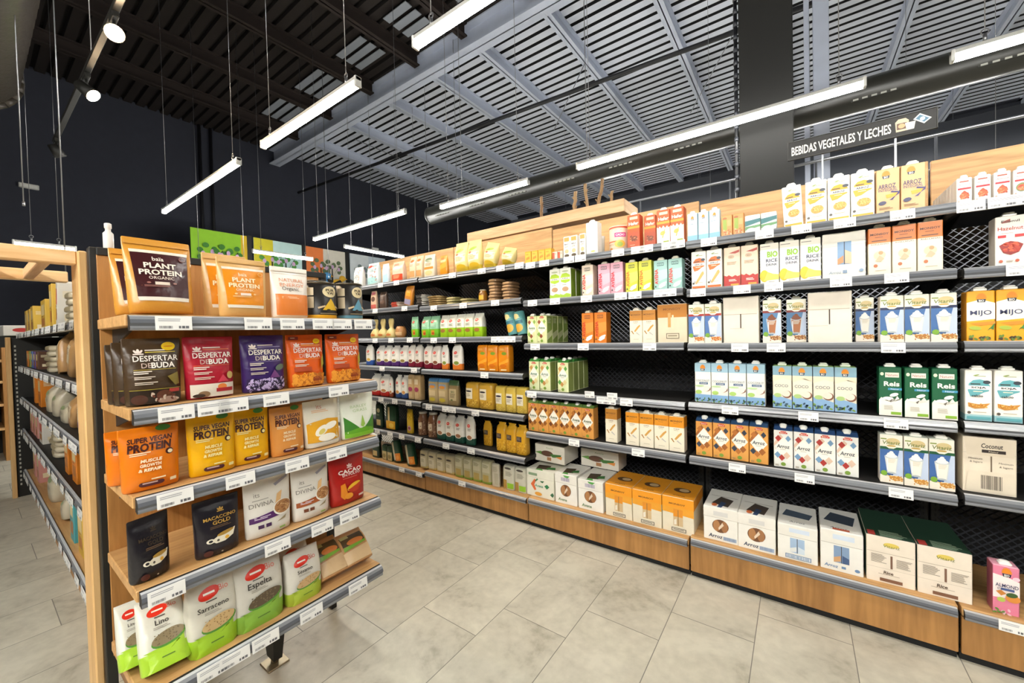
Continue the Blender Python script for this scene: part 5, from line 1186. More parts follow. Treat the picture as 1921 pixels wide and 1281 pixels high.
# small signs and pipes on the far wall
for (y, z, lb) in ((.745, 2.64, 'small white emergency light at the left of the far wall'), (7.4, 2.66, 'small white emergency light on the far wall beside the lamp')):
    mb = MB(); mb.box(XW, XW + .05, y - .11, y + .11, H + z - .04, H + z + .04, mat('D8D8D4', 'plastic'), .008)
    o = mb.build('emergency_light'); tag(o, lb, 'emergency light')
    mb = MB(); mb.box(XW + .05, XW + .054, y - .09, y + .09, H + z - .025, H + z + .025, mat('EEEEEA', 'gloss')); mb.build('cover', o)
for y, lb in ((3.1, 'left one of two dark pipes on the far wall'), (3.3, 'right one of two dark pipes on the far wall')):
    mb = MB(); mb.tube((XW + .06, y, 1.5), (XW + .06, y, DECK), .03, mat('16161A', 'paint'), 10)
    tag(mb.build('wall_pipe'), lb, 'pipe')
# tree banners
def banner(y0, y1, c1, c2, split, lb, leaf):
    x = -9.0
    t = thing('tree_banner', lb, 'banner', (x, (y0 + y1) / 2, H + 1.15), math.pi / 2, 'printed tree banners')
    W_, H_ = y1 - y0, .95
    mb = MB(); mb.box(-W_ / 2, W_ / 2, 0, .02, 0, H_, mat(c1, 'matte'), .002)
    fm = lambda u, v, k: ((u - .5) * W_, -k * .002, v * H_)
    art = [('r', split[0], 0, split[1], 1, c2)]
    for u in (.35, .62):
        art += [('p', [(u - .02, 0), (u + .03, 0), (u + .015, .55), (u - .01, .55)], '2A2A22'), ('p', [(u, .3), (u + .02, .34), (u + .2, .62), (u + .18, .62)], '2A2A22'), ('p', [(u, .28), (u, .33), (u - .18, .58), (u - .2, .57)], '2A2A22')]
        for a in range(9):
            art.append(('e', u + .22 * math.cos(a * .7), .56 + .13 * math.sin(a * 1.3), .055, .05, leaf, a * 30))
        for a in range(3):
            art.append(('e', u - .16 + a * .16, .52 + .05 * (a % 2), .035, .05, 'C9A6C8'))
    draw(mb, fm, art, W_, H_, 'matte')
    mb.build('print', t)
    mb = MB(); mb.box(W_ / 2, W_ / 2 + .09, -.01, .05, 0, H_ + .02, BLACK(), .003); mb.build('frame_post', t)
banner(2.52, 3.44, '8FC52E', 'D9B52A', (.88, 1), 'lime green tree banner on the far wall', '3F7A2E')
banner(3.56, 4.53, 'B9D6D4', 'CFC42E', (0, .38), 'yellow and pale blue tree banner on the far wall', '4A8A3E')
banner(4.62, 5.58, 'D8D2C4', 'DE7A3E', (0, .42), 'orange and cream tree banner on the far wall', '5A6A4A')
banner(5.71, 6.75, 'C4D2DC', 'D5DCE0', (0, .5), 'pale blue tree banner farthest to the right', '7A8A8A')
mb = MB(); mb.box(-9.5, -8.5, 1.6, 8.5, 0, H + 1.15, mat('26262A', 'paint'), .01)
tag(mb.build('cold_cabinet'), 'long dark cabinet run below the tree banners', 'cabinet')
# ------------------------------------------------------------------ packages
ORD = ['first', 'second', 'third', 'fourth', 'fifth', 'sixth', 'seventh', 'eighth', 'ninth']
NM = {'pouch': ('stand_up_pouch', 'pouch'), 'bag': ('food_bag', 'bag'), 'knot': ('tied_food_bag', 'bag'), 'puff': ('snack_bag', 'bag'), 'twist': ('twisted_bag', 'bag'), 'pack': ('food_packet', 'packet'), 'flat': ('flat_packet', 'packet'), 'can': ('tin_can', 'can')}
PROF = {'pouch': POUCH, 'bag': BAG, 'knot': KNOT, 'puff': PUFF, 'twist': TWIST, 'pack': PACK, 'flat': FLAT}
_P = {}
def package(ds, w, d, h):
    k = (ds, round(w, 3), round(d, 3), round(h, 3))
    if k in _P:
        return _P[k]
    D = DES[ds]
    b = D['body']
    kids = []
    if b == 'carton':
        me = body_carton(w, d, h, D)
        if D.get('cap'):
            cm = MB()
            M = mat(D['cap'], 'plastic')
            s = min(1, w / .07)
            if D.get('capround'):
                q = MB()
                cm.lathe([(.015 * s, 0), (.0155 * s, .004), (.0155 * s, .02), (.013 * s, .0225)], M, 18)
                kids.append(('screw_cap', cm, (0, .014 + d * .12, h + .004), (R(-28), 0, 0)))
            else:
                cm.box(-.0175 * s, .0175 * s, -.013 * s, .015 * s, 0, .009, M, .002)
                cm.box(-.014 * s, .014 * s, -.011 * s, .012 * s, .009, .0155 * s, M, .003)
                kids.append(('cap', cm, (0, .018 * s, h + .0025), (0, 0, 0)))
    elif b == 'can':
        me = body_can(w, d, h, D)
        r = w / 2
        if D.get('lid'):
            lm = MB(); lm.lathe([(r * .74, 0), (r * .78, .002), (r * .78, h * .1), (r * .74, h * .11)], mat(D['lid'], 'plastic'), 24, 0, r)
            kids.append(('lid', lm, (0, 0, h), (0, 0, 0)))
        elif D.get('lidrim'):
            lm = MB(); lm.lathe([(r * .98, 0), (r * 1.02, .003), (r * 1.02, .007), (r * .96, .009), (r * .93, .004)], mat(D['lidrim'], 'metal'), 28, 0, r)
            kids.append(('lid', lm, (0, 0, h - .002), (0, 0, 0)))
    else:
        me = body_soft(w, d, h, D, PROF[b])
        if D.get('zip'):
            zm = MB(); zm.box(-w * .47, w * .47, -.0015, .0015, 0, .006, mat(D['c'], 'foil'), .0006)
            kids.append(('zip_seal', zm, (0, d * .5 - d * .06, h * .91), (0, 0, 0)))
        if D.get('sticker'):
            u, v, r = D['sticker']
            zm = MB(); n = 24
            q = lambda z: [(r * w * math.cos(2 * math.pi * i / n), z, r * w * .8 * math.sin(2 * math.pi * i / n)) for i in range(n)]
            zm.loft([q(.0), q(-.0012)], [mat('E2BC1A', 'gloss')], None, mat('E2BC1A', 'gloss'))
            zm.add([(x, y - .0004, z) for x, y, z in [(p[0] * .7, -.0013, p[2] * .12) for p in q(0)]], [tuple(range(n))], mat('C9761A', 'gloss'))
            kids.append(('round_sticker', zm, ((u - .5) * w, d * .5 - d * .17, v * h), (R(-6), 0, 0)))
    _P[k] = (me.mesh(name_of(ds)[0]), [(n, q.mesh(n), l, r) for n, q, l, r in kids])
    return _P[k]

def name_of(ds):
    D = DES[ds]
    if D['body'] == 'carton':
        if D.get('kind') == 'card':
            return 'shipping_box', 'box'
        if ds.startswith(('bar_', 'box_')):
            return 'food_box', 'box'
        return 'drink_carton', 'carton'
    if D['body'] == 'can':
        if D.get('shape') == 'jar':
            return 'glass_jar', 'jar'
        if D.get('shape') == 'loaf':
            return 'round_pack', 'packet'
    return NM[D['body']]

def place(ds, w, d, h, loc, label, group=None, rot=(0, 0, 0)):
    me, kids = package(ds, w, d, h)
    nm, cat = name_of(ds)
    o = obj(nm, me, None, loc, rot)
    tag(o, label, cat, group)
    for n, km, l, r in kids:
        obj(n, km, o, l, r)
    return o

def lean_fix(lean, w, d):
    """rotation and lift for a leaning package"""
    if lean == 1:
        a = R(-2.5); return (0, a, 0), abs(math.sin(a)) * w / 2
    if lean == 2:
        a = R(13); return (0, a, 0), abs(math.sin(a)) * w / 2
    if lean == 3:
        a = R(-12); return (0, a, 0), abs(math.sin(a)) * w / 2
    if lean == 4:
        a = R(-9); return (a, 0, 0), abs(math.sin(a)) * d
    if lean == 5:
        a = R(-30); return (a, 0, R(-4)), abs(math.sin(a)) * d
    if lean == 6:
        a = R(-38); return (a, 0, 0), abs(math.sin(a)) * d
    return (0, 0, 0), 0

def which(i, n):
    if n == 2:
        return ['left one of the pair', 'right one of the pair'][i]
    return '%s from the left' % ORD[i] if i < n - 1 else 'last on the right'

# ------------------------------------------------------------------ shelving units
RAILH = .04
def rail_mesh(L):
    mb = MB()
    pr = [(.004, .0), (-.010, .001), (-.0125, .006), (-.011, .012), (-.0155, .020), (-.0125, .030), (-.006, .0385), (.004, .041)]
    G1, G2, G3 = mat('7C7E82', 'gloss'), mat('5C5F65', 'gloss'), mat('BEBFC0', 'plastic')
    rings = [[(x, y, z) for y, z in pr] for x in (-L / 2, L / 2)]
    n = len(pr)
    for j in range(n - 1):
        M = [G3, G1, G1, G2, G2, G1, G3][j]
        mb.add([rings[0][j], rings[1][j], rings[1][j + 1], rings[0][j + 1]], [(3, 2, 1, 0)], M, True)
    for s, r in ((0, rings[0]), (1, rings[1])):
        mb.add(r, [tuple(range(n)) if s else tuple(range(n))[::-1]], SHELFBLK())
    return mb
_TAG = {}
def tag_mesh(k, wd=.072):
    if (k, wd) in _TAG:
        return _TAG[(k, wd)]
    mb = MB()
    mb.box(-wd / 2, wd / 2, -.0012, 0, 0, .04, mat('E9E8E4', 'paper'), .0004)
    fm = lambda u, v, q: ((u - .5) * wd, -.0014 - q * .0002, v * .04)
    draw(mb, fm, [('l', .08, .75, .8, 2, 'A8A8AC', .06), ('bars', .1, .12, .45, .3, '6A6A6E'), ('r', .62, .12, .68, .3, '6A6A6E'), ('r', .71, .12, .79, .3, '5A5A5E'), ('r', .81, .12, .9, .3, '6A6A6E')], wd, .04)
    _TAG[(k, wd)] = mb.mesh('price_tag')
    return _TAG[(k, wd)]

def mesh_panel(w, h, M):
    """expanded metal: zigzag strands"""
    mb = MB()
    px, pz = .034, .0155
    nx, nz = int(w / px), int(h / pz)
    px = w / nx
    for j in range(nz):
        z = j * pz
        pts = []
        for i in range(nx * 2 + 1):
            pts.append((-w / 2 + i * px / 2, z + (pz * .5 if (i + j) % 2 else -pz * .5) * .9))
        vs, fs = [], []
        for i, (x, zz) in enumerate(pts):
            vs += [(x, -.003, zz - .0028), (x, .003, zz + .0028)]
        for i in range(len(pts) - 1):
            fs.append((2 * i, 2 * i + 2, 2 * i + 3, 2 * i + 1))
        mb.add(vs, fs, M)
    return mb
_mesh = {}
UNITS = {'A': (-3.75, -2.503), 'B': (-2.497, -1.488), 'C': (-1.482, -.474), 'D': (-.468, .4915), 'E': (.4975, 1.5)}
UL = {'A': 'far end shelving unit of the long run, with bags and packets', 'B': 'second shelving unit from the far end, with bags and jars', 'C': 'shelving unit with oat cartons and orange topped boxes', 'D': 'shelving unit with coconut and rice cartons, below the hanging sign', 'E': 'nearest shelving unit at the right edge of the photo'}
YR = 2.2
YBK = 2.645
STEELM = lambda: mat('6A6C72', 'metal')
for U, (xa, xb) in UNITS.items():
    L = xb - xa
    xc = (xa + xb) / 2
    t = thing('shelving_unit', UL[U], 'shelving unit', (xc, YR, 0), 0, 'long run of shelving units')
    zs = [z + H for z in ZS[U]]
    for i, z in enumerate(zs):
        base = i == len(zs) - 1
        mb = MB()
        if base:
            mb.box(-L / 2 + .002, L / 2 - .002, .006, .44, z, z + .034, OAK_X(), .002)
        else:
            mb.box(-L / 2 + .004, L / 2 - .004, .006, .42, z + .012, z + RAILH - .002, SHELFBLK(), .003)
            for s in (-1, 1):
                x = s * (L / 2 - .02)
                mb.add([(x - .003, .05, z + .012), (x - .003, .43, z + .012), (x - .003, .43, z - .07), (x + .003, .05, z + .012), (x + .003, .43, z + .012), (x + .003, .43, z - .07)],
                       [(0, 2, 1), (3, 4, 5), (0, 3, 5, 2), (1, 2, 5, 4), (0, 1, 4, 3)], SHELFBLK())
        sh = mb.build('shelf', t)
        rl = rail_mesh(L - .012)
        r_ = rl.build('price_rail', sh, (0, -.002 if not base else 0, z - (.006 if base else 0)))
        if base:
            r_.scale = (1, 1, .85)
        for x in TAGS.get('%s%d' % (U, i), []):
            o = obj('price_tag', tag_mesh(0), sh, (x - xc, -.019, z - .002))
            o.rotation_euler = (R(-4), 0, 0)
    if U == 'C':
        for x in (-1.008, -.868):
            o = obj('price_tag', tag_mesh(0, .06), sh, (x - xc, -.022, zs[3] + .028)); o.parent = t
            o.rotation_euler = (R(6), 0, R(4))
            o.name = 'raised_price_tag'
    zb = zs[-1]
    mb = MB(); mb.box(-L / 2 + .001, L / 2 - .001, .004, .022, .036, zb - .004, KICK(), .002); mb.build('kick_panel', t)
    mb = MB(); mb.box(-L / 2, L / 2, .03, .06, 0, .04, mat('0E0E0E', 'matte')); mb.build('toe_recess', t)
    key = round(L, 3)
    pm = mesh_panel(L - .05, zs[0] - zb, STEELM())
    pm.build('mesh_back', t, (0, YBK - YR - .012, zb + .04))
    for s in (-1, 1):
        x = s * (L / 2 - .017)
        mb = MB()
        mb.box(x - .016, x + .016, YBK - YR - .005, YBK - YR + .03, 0, zs[0] + .3, BLACK(), .002)
        for q in range(60):
            mb.box(x - .003, x + .003, YBK - YR - .0062, YBK - YR - .004, .3 + q * .025, .312 + q * .025, mat('050505', 'matte'))
        mb.build('upright', t)
    z0 = zs[0] + RAILH + .002
    zt = H + {'A': .79, 'B': .79, 'C': .77, 'D': .745, 'E': .742}[U]
    mb = MB(); mb.box(-L / 2 + .001, L / 2 - .001, YBK - YR - .035, YBK - YR - .015, z0, zt, OAK_X(), .002); mb.build('top_panel', t)
# dark partition of the neighbouring run seen through the mesh
mb = MB(); mb.box(-3.75, 1.5, YBK + .2, YBK + .23, 0, 1.95, mat('1A1A1C', 'paint'))
tag(mb.build('rear_partition'), 'dark panel behind the mesh backs of the long shelves', 'partition')

for (U, si, ds, x0, x1, n, h, dy, desc, opt) in ROWS:
    D = DES[ds]
    W = (x1 - x0) / n
    zs = ZS[U]
    base = si == len(zs) - 1
    z = zs[si] + H + (.035 if base else RAILH) + opt.get('lift', 0)
    y = YR + .035 + dy
    nm, cat = name_of(ds)
    gp = None if n == 1 and not opt.get('dp') else 'row of ' + desc[:60]
    if opt.get('stack'):
        Wf, th = x1 - x0, h / n
        for i in range(n):
            rr = random.Random(i * 7 + int(x0 * 100))
            place(ds, Wf * .74, .13, th * .96, ((x0 + x1) / 2 - Wf * .1 + rr.uniform(-.006, .006), y + rr.uniform(0, .012), z + i * th), '%s, %s' % (desc, 'bottom one' if i == 0 else 'top one' if i == n - 1 else '%s from the bottom' % ORD[i]), gp, (0, 0, rr.uniform(-.08, .08)))
        continue
    w = W - opt.get('gap', .003)
    d = opt.get('d', min(.09, w * .92))
    if U in 'AB' and D['body'] not in ('can',):
        if n == 1:
            w, d = W * .72, W * .27
            x1 = x1 - W * .26
        else:
            w, d = W * .98, min(W * .75, .085)
    if D['body'] == 'can':
        if U in 'AB' and n == 1 and D.get('shape') != 'loaf':
            w = W * .85
        d = w
    elif D['body'] == 'puff':
        d = .09
    rot, lift = lean_fix(opt.get('lean', 0), w, d)
    W = (x1 - x0) / n
    for i in range(n):
        rr = random.Random(int(x0 * 1000) + i)
        x = x0 + W * (i + .5)
        lb = desc if n == 1 else '%s, %s' % (desc, which(i, n))
        r3 = (rot[0], rot[1], rot[2] + rr.uniform(-.012, .012))
        place(ds, w, d, h, (x, y + rr.uniform(0, .006), z + lift), lb, gp, r3)
    dp = opt.get('dp', 1)
    if ds in ('green_soja', 'arroz_green', 'arroz_green2', 'mini_almond'):
        i = n - 1 if U in 'ABC' else 0
        for k in range(1, dp + 1):
            if y + (d + .004) * (k + 1) > YBK - .06:
                break
            place(ds, w, d, h, (x0 + W * (i + .5), y + (d + .005) * k, z), '%s, %s one behind the front' % (desc.split(', ')[0], ORD[k - 1]), gp)

# ------------------------------------------------------------------ hanging sign, crate and branches
t = thing('aisle_sign', 'dark hanging sign lettered BEBIDAS VEGETALES Y LECHES', 'sign', (.242, 2.6, H + .885))
mb = MB(); mb.box(-.275, .275, 0, .008, 0, .09, mat('1E1C1A', 'paint'), .001); mb.build('board', t)
mb = MB()
for (a, b, c, e) in ((-.277, .277, -.002, .0), (-.277, .277, .09, .092)):
    mb.box(a, b, -.003, .011, c, e, mat('4A4844', 'paint'))
for s in (-1, 1):
    mb.box(s * .276 - .0015, s * .276 + .0015, -.003, .011, -.002, .092, mat('4A4844', 'paint'))
mb.build('frame', t)
mb = MB()
fm = lambda u, v, k: ((u - .5) * .55, -.0006 - k * .0003, v * .09)
draw(mb, fm, [('t', 'BEBIDAS VEGETALES Y LECHES', .375, .46, .70, 'F1ECE2', {'b': .02, 'h': .5})], .55, .09, 'paper')
mb.build('lettering', t)
mb = MB()
draw(mb, fm, [('p', [(.755, .2), (.83, .2), (.835, .7), (.815, .84), (.77, .84), (.75, .7)], 'D8C0A0'), ('r', .76, .3, .82, .62, '6A4A34'), ('e', .79, .47, .022, .12, 'C9A878'), ('p', [(.82, .2), (.865, .2), (.875, .58), (.81, .58)], 'E2D8C8'), ('p', [(.86, .66), (.9, .9), (.97, .56), (.925, .34)], 'D6DCDE'), ('p', [(.874, .66), (.9, .82), (.955, .56), (.925, .42)], '4E7A94'), ('e', .915, .6, .016, .1, 'C4D6DE')], .55, .09, 'paper')
mb.build('pictogram', t)
for x in (-.132, .14):
    mb = MB(); mb.box(x - .004, x + .004, .009, .015, -.15, .05, mat('8C8E92', 'metal')); mb.build('support_rod', t)
t = thing('timber_crate', 'long shallow pine crate standing on top of the shelving', 'crate', (-1.63, 2.625, H + .80))
mb = MB(); mb.box(-.70, .70, -.02, 0, 0, .085, PINE(), .002); mb.build('front_board', t)
mb = MB(); mb.box(-.70, .70, .24, .26, 0, .085, PINE(), .002); mb.build('back_board', t)
for s in (-1, 1):
    mb = MB(); mb.box(s * .70 - (.02 if s > 0 else 0), s * .70 + (0 if s > 0 else .02), 0, .24, 0, .085, PINE_Y(), .002); mb.build('end_board', t)
mb = MB(); mb.box(-.69, .69, 0, .24, 0, .012, PINE(), .001); mb.build('base_board', t)
for k, (x, tp, r, nm) in enumerate(((-1.66, 1.085, .012, 'bare branch, first from the left in the crate'), (-1.37, 1.06, .013, 'bare branch, second from the left in the crate'), (-1.245, 1.10, .011, 'bare branch, third from the left, forked'), (-1.185, 1.10, .012, 'bare branch, fourth from the left, leaning right'), (-1.09, 1.00, .011, 'short bare branch at the right end of the crate'))):
    mb = MB(); rr = random.Random(k)
    p = Vector((x, 2.74, H + .80)); q = p.copy()
    n = 7
    lean = [.01, .02, -.03, .05, .03][k]
    pts = [Vector((x + lean * i / n + rr.uniform(-.006, .006), 2.74 + rr.uniform(-.006, .006), H + .815 + (tp - .815) * i / n)) for i in range(n + 1)]
    B = wood('branch_bark', '6E5238', 'A98A62', 'Z', .8)
    rings = [[(c.x + r * (1 + rr.uniform(-.12, .12)) * math.cos(2 * math.pi * j / 9), c.y + r * math.sin(2 * math.pi * j / 9), c.z) for j in range(9)] for c in pts]
    mb.loft(rings, [B] * n, B, B, smooth=True)
    for b in (3, 5):
        c = pts[b]
        mb.tube(c, c + Vector((rr.choice((-1, 1)) * .02, -.01, .03)), r * .5, B, 6, r * .3)
    tag(mb.build('branch'), nm, 'branch', 'branches in the crate')
# loose plastic cup beside the round tin
mb = MB(); mb.lathe([(.022, 0), (.026, .1), (.027, .12)], mat('D8D4CC', 'gloss'), 20)
o = mb.build('white_tube', None, (-.985, 2.33, ZS['C'][0] + H + RAILH)); tag(o, 'plain pale tube between the tall white carton and the tin', 'tube')

# ------------------------------------------------------------------ end display of the left run
XR = -1.45
Y0, Y1 = .265, 1.02
LC = Y1 - Y0
t = thing('end_display', 'end of aisle shelving with oak boards facing the camera', 'shelving unit', (XR, (Y0 + Y1) / 2, 0), math.pi / 2)
for i, z in enumerate(CZ):
    z += H
    mb = MB(); mb.box(-LC / 2 - .006, LC / 2 + .004, .012, .37, z + .012, z + .044, OAK_X(), .0025)
    for s in (-1, 1):
        x = s * (LC / 2 - .03)
        mb.add([(x - .003, .1, z + .012), (x - .003, .37, z + .012), (x - .003, .37, z - .05), (x + .003, .1, z + .012), (x + .003, .37, z + .012), (x + .003, .37, z - .05)],
               [(0, 2, 1), (3, 4, 5), (0, 3, 5, 2), (1, 2, 5, 4), (0, 1, 4, 3)], SHELFBLK())
    sh = mb.build('shelf', t)
    mb = MB(); mb.box(-LC / 2, LC / 2, .004, .014, z + .002, z + .042, SHELFBLK()); mb.build('rail_holder', sh)
    rail_mesh(LC).build('price_rail', sh, (0, 0, z))
    for y in CAP_TAGS[i]:
        o = obj('price_tag', tag_mesh(1, .082), sh, (y - (Y0 + Y1) / 2, -.018, z)); o.rotation_euler = (R(-4), 0, 0)
mb = MB(); mb.box(-LC / 2 - .002, LC / 2 - .03, .37, .385, .28, H + .29, OAK_Z(), .002); mb.build('back_panel', t)
mb = MB(); mb.box(-LC / 2 - .002, LC / 2, .365, .39, H + .285, H + .31, BLACK(), .002); mb.build('top_cap', t)
for s in (-1, 1):
    mb = MB(); x = s * LC / 2 + (-.006 if s < 0 else -.005)
    mb.box(x - .012, x + .014, .372, .41, 0, H + .31, BLACK(), .002); mb.build('upright', t)
mb = MB(); mb.loft([[(.06 - a, .27 - b, z), (.06 + a, .27 - b, z), (.06 + a, .27 + b, z), (.06 - a, .27 + b, z)] for a, b, z in ((.016, .03, .028), (.02, .04, .1), (.026, .075, .3))], [BLACK()] * 2, BLACK(), BLACK())
mb.box(.02, .10, .23, .31, 0, .008, mat('A89A80', 'metal'), .002); mb.tube((.06, .27, .008), (.06, .27, .03), .014, mat('A89A80', 'metal'), 14); mb.build('foot', t)

def cap_place(ds, i, y0, y1, n, h, dx, desc, opt):
    D = DES[ds]
    W = (y1 - y0) / n
    z = CZ[i] + H + .0445
    b = D['body']
    w = W * (.98 if b != 'can' else .96)
    d = {'pouch': .062, 'bag': .075, 'can': w}[b]
    if 'seed_a' in ds or ds == 'kraft_small':
        d = .06
    rot, lift = lean_fix(opt.get('lean', 0), w, d)
    if opt.get('lean') in (4, 5, 6):
        h = h / math.cos(rot[0]) if opt['lean'] == 4 else h * {5: 1.15, 6: 1.25}[opt['lean']]
    place(ds, w, d, h, (XR - .035 - dx - (.02 if opt.get('lean') == 4 else 0), (y0 + y1) / 2, z + lift), desc, None, (rot[0], rot[1], math.pi / 2 + rot[2] + opt.get('turn', 0)))
for (i, ds, y0, y1, n, h, dx, desc, opt) in CAP_ROWS:
    cap_place(ds, i, y0, y1, n, h, dx, desc, opt)

# ------------------------------------------------------------------ long side of the left run
XA, XB = -5.45, -1.95
YL = .30
LZ = [.065, -.212, -.482, -.755, -1.11]
t = thing('left_shelving_run', 'shelving run receding behind the timber post on the left', 'shelving unit', ((XA + XB) / 2, YL, 0))
L = XB - XA
for i, z in enumerate(LZ):
    z += H
    base = i == 4
    mb = MB(); mb.box(-L / 2, L / 2, .006, .34, z + .012, z + .034, OAK_X() if base else SHELFBLK(), .002)
    sh = mb.build('shelf', t)
    r_ = rail_mesh(L).build('price_rail', sh, (0, 0, z))
    for k in range(20):
        o = obj('price_tag', tag_mesh(2, .11), sh, (-L / 2 + .1 + k * L / 20.4 + (.06 if (k * 7 + i) % 3 else 0), -.018, z)); o.rotation_euler = (R(-4), 0, 0)
mb = MB(); mb.box(-L / 2, L / 2, .34, .352, .1, H + .25, mat('1E1C1A', 'paint')); mb.build('back_panel', t)
mb = MB(); mb.box(-L / 2, L / 2, .03, .045, 0, .19, KICK(), .002); mb.build('kick_panel', t)
mb = MB(); mb.box(-L / 2 - .03, -L / 2, -.045, .36, 0, H + .07, BLACK(), .003)
for q in range(34):
    mb.box(-L / 2, -L / 2 + .0012, -.03, -.02, .1 + q * .036, .118 + q * .036, mat('B8B4A8', 'matte'))
mb.build('end_panel', t)
mb = MB(); mb.box(-L / 2 - .05, -L / 2 + .02, -.075, -.047, 0, H + .075, PINE_Z(), .003); mb.build('end_post', t)
def LI(si, lst):
    for j, (ds, x, w, h, d, lb) in enumerate(lst):
        lean = 0
        if isinstance(d, tuple):
            d, lean = d
        nst = 1
        rot, lift = lean_fix(lean, w, d)
        if DES[ds]['body'] == 'flat':
            for k in range(5):
                place(ds, w, d, .034, (x + w / 2 + .01 * (k % 2), YL + .03, LZ[si] + H + .035 + k * .035), '%s, %s' % (lb, ['bottom one', 'second from the bottom', 'third from the bottom', 'fourth from the bottom', 'top one'][k]), 'stack of ' + lb, (0, 0, .06 * (k % 3 - 1)))
            continue
        place(ds, w, d, h, (x + w / 2, YL + .03, LZ[si] + H + .035 + lift), lb, 'packets on the left run', rot)
LI(0, [('box_yellow', -5.35, .16, .19, .1, 'yellow box, first from the far end on the left top shelf'), ('box_yellow', -5.12, .16, .19, .1, 'yellow box, second from the far end on the left top shelf'), ('box_yellow', -4.88, .16, .2, .1, 'yellow box, third from the far end on the left top shelf'),
    ('box_yellow', -4.2, .22, .2, .13, 'broad yellow box with plain side on the left top shelf'), ('box_yellow', -3.75, .1, .27, .13, 'tall narrow yellow box on the left top shelf'), ('box_white', -3.5, .05, .26, (.14, 2), 'white pack leaning on the left top shelf'), ('flat_beige', -3.2, .2, .1, .15, 'beige flat packet on the left top shelf'), ('box_orange', -2.8, .14, .14, .1, 'orange box by the post on the left top shelf')])
LI(1, [('box_orange', -5.35, .12, .13, .1, 'small orange box on the left second shelf'), ('box_green', -5.18, .12, .13, .1, 'small green box on the left second shelf'), ('box_blue', -5.0, .12, .13, .1, 'small blue box on the left second shelf'), ('box_violet', -4.83, .12, .13, .1, 'small violet box on the left second shelf'), ('box_brown', -4.66, .14, .13, .1, 'small dark box on the left second shelf'),
    ('flat_beige', -4.15, .3, .2, .16, 'beige flat packet on the left second shelf'), ('bag_kraft', -3.55, .1, .25, (.12, 3), 'kraft bag leaning on the left second shelf, farther one'), ('bag_kraft', -3.2, .1, .24, (.12, 2), 'kraft bag leaning on the left second shelf, nearer one'), ('bag_beige', -2.85, .16, .2, .1, 'beige bag by the post on the left second shelf')])
LI(2, [('box_orange', -4.9, .1, .23, .12, 'tall orange box, farther one on the left third shelf'), ('box_orange', -4.6, .16, .22, .1, 'tall orange box, nearer one on the left third shelf'), ('bag_beige', -4.2, .18, .18, .11, 'beige bag, first on the left third shelf'), ('bag_beige', -3.9, .18, .16, .11, 'beige bag, second on the left third shelf'), ('bag_beige', -3.55, .2, .12, .12, 'beige bag, third and lowest on the left third shelf'), ('bag_kraft', -3.25, .12, .16, (.1, 2), 'kraft bag leaning by the white bag'), ('bag_whitegreen', -2.95, .2, .25, .1, 'white bag with green spot by the post')])
LI(3, [('box_pink', -5.3, .14, .18, .1, 'pink box, first on the left fourth shelf'), ('box_pink', -5.1, .14, .18, .1, 'pink box, second on the left fourth shelf'), ('box_pink', -4.9, .14, .17, .1, 'pink box, third on the left fourth shelf'), ('box_white', -4.65, .2, .17, .12, 'white box on the left fourth shelf'), ('flat_beige', -4.1, .3, .1, .16, 'beige flat packet on the left fourth shelf'), ('box_orange', -3.4, .12, .23, .1, 'orange box, farther one on the left fourth shelf'), ('box_orange', -3.15, .14, .22, .1, 'orange box, nearer one on the left fourth shelf'), ('bag_kraft', -2.85, .14, .2, .1, 'kraft bag by the post on the left fourth shelf')])
LI(4, [('box_pink', -5.2, .14, .24, .1, 'pink box, farther one on the left base shelf'), ('box_pink', -4.95, .14, .24, .1, 'pink box, nearer one on the left base shelf'), ('bag_beige', -4.35, .24, .2, .13, 'beige bag alone on the left base shelf'), ('bag_beige', -3.7, .14, .14, (.1, 3), 'beige bag tilted beside the teal box'), ('box_tealtall', -3.3, .12, .27, .1, 'tall teal box on the left base shelf'), ('box_yellow', -3.05, .14, .24, .1, 'yellow box on the left base shelf'), ('box_green', -2.8, .14, .2, .1, 'green box by the post on the left base shelf')])
# timber frame over the left aisle
t = thing('timber_pergola', 'light pine pergola with post spanning the left aisle', 'frame', (0, 0, 0))
mb = MB(); mb.box(-2.0, -1.87, .228, .25, 0, H + .302, PINE_Z(), .004); mb.build('post', t)
mb = MB(); mb.box(-1.93, -1.885, -2.2, .228, H + .258, H + .302, PINE_Y(), .003); mb.build('front_beam', t)
mb = MB(); mb.box(-2.49, -2.45, -2.2, .27, H + .258, H + .302, PINE_Y(), .003); mb.build('rear_beam', t)
for k in range(9):
    y = .165 - k * .10
    mb = MB(); mb.box(-2.45, -1.93, y - .014, y + .014, H + .262, H + .298, PINE(), .002); mb.build('cross_slat', t)
mb = MB(); mb.lathe([(.012, 0), (.013, .004), (.013, .05), (.007, .058), (.007, .066), (.009, .068), (.009, .082), (.006, .084)], mat('D8D4CC', 'plastic'), 16)
o = mb.build('small_bottle', None, (-1.83, .294, H + .31)); tag(o, 'small white bottle standing on top of the end display', 'bottle')
mb = MB(); mb.box(-.3, .3, 0, .25, 0, .09, mat('D9D5CC', 'card'), .004)
draw(mb, lambda u, v, k: (.3005 + k * .0006, u * .25, v * .09), [('e', .4, .55, .2, .2, 'B8302A'), ('r', .75, .5, .9, .8, '2A2A28')], .25, .09, 'card')
o = mb.build('bread_box', None, (-5.85, .22, H + .09)); tag(o, 'long white box with red oval on the far end panel', 'box')
mb = MB(); mb.box(-5.9, -5.6, .2, .5, H - .01, H + .088, BLACK(), .003); tag(mb.build('end_bracket'), 'black ledge under the white box at the far left', 'ledge')
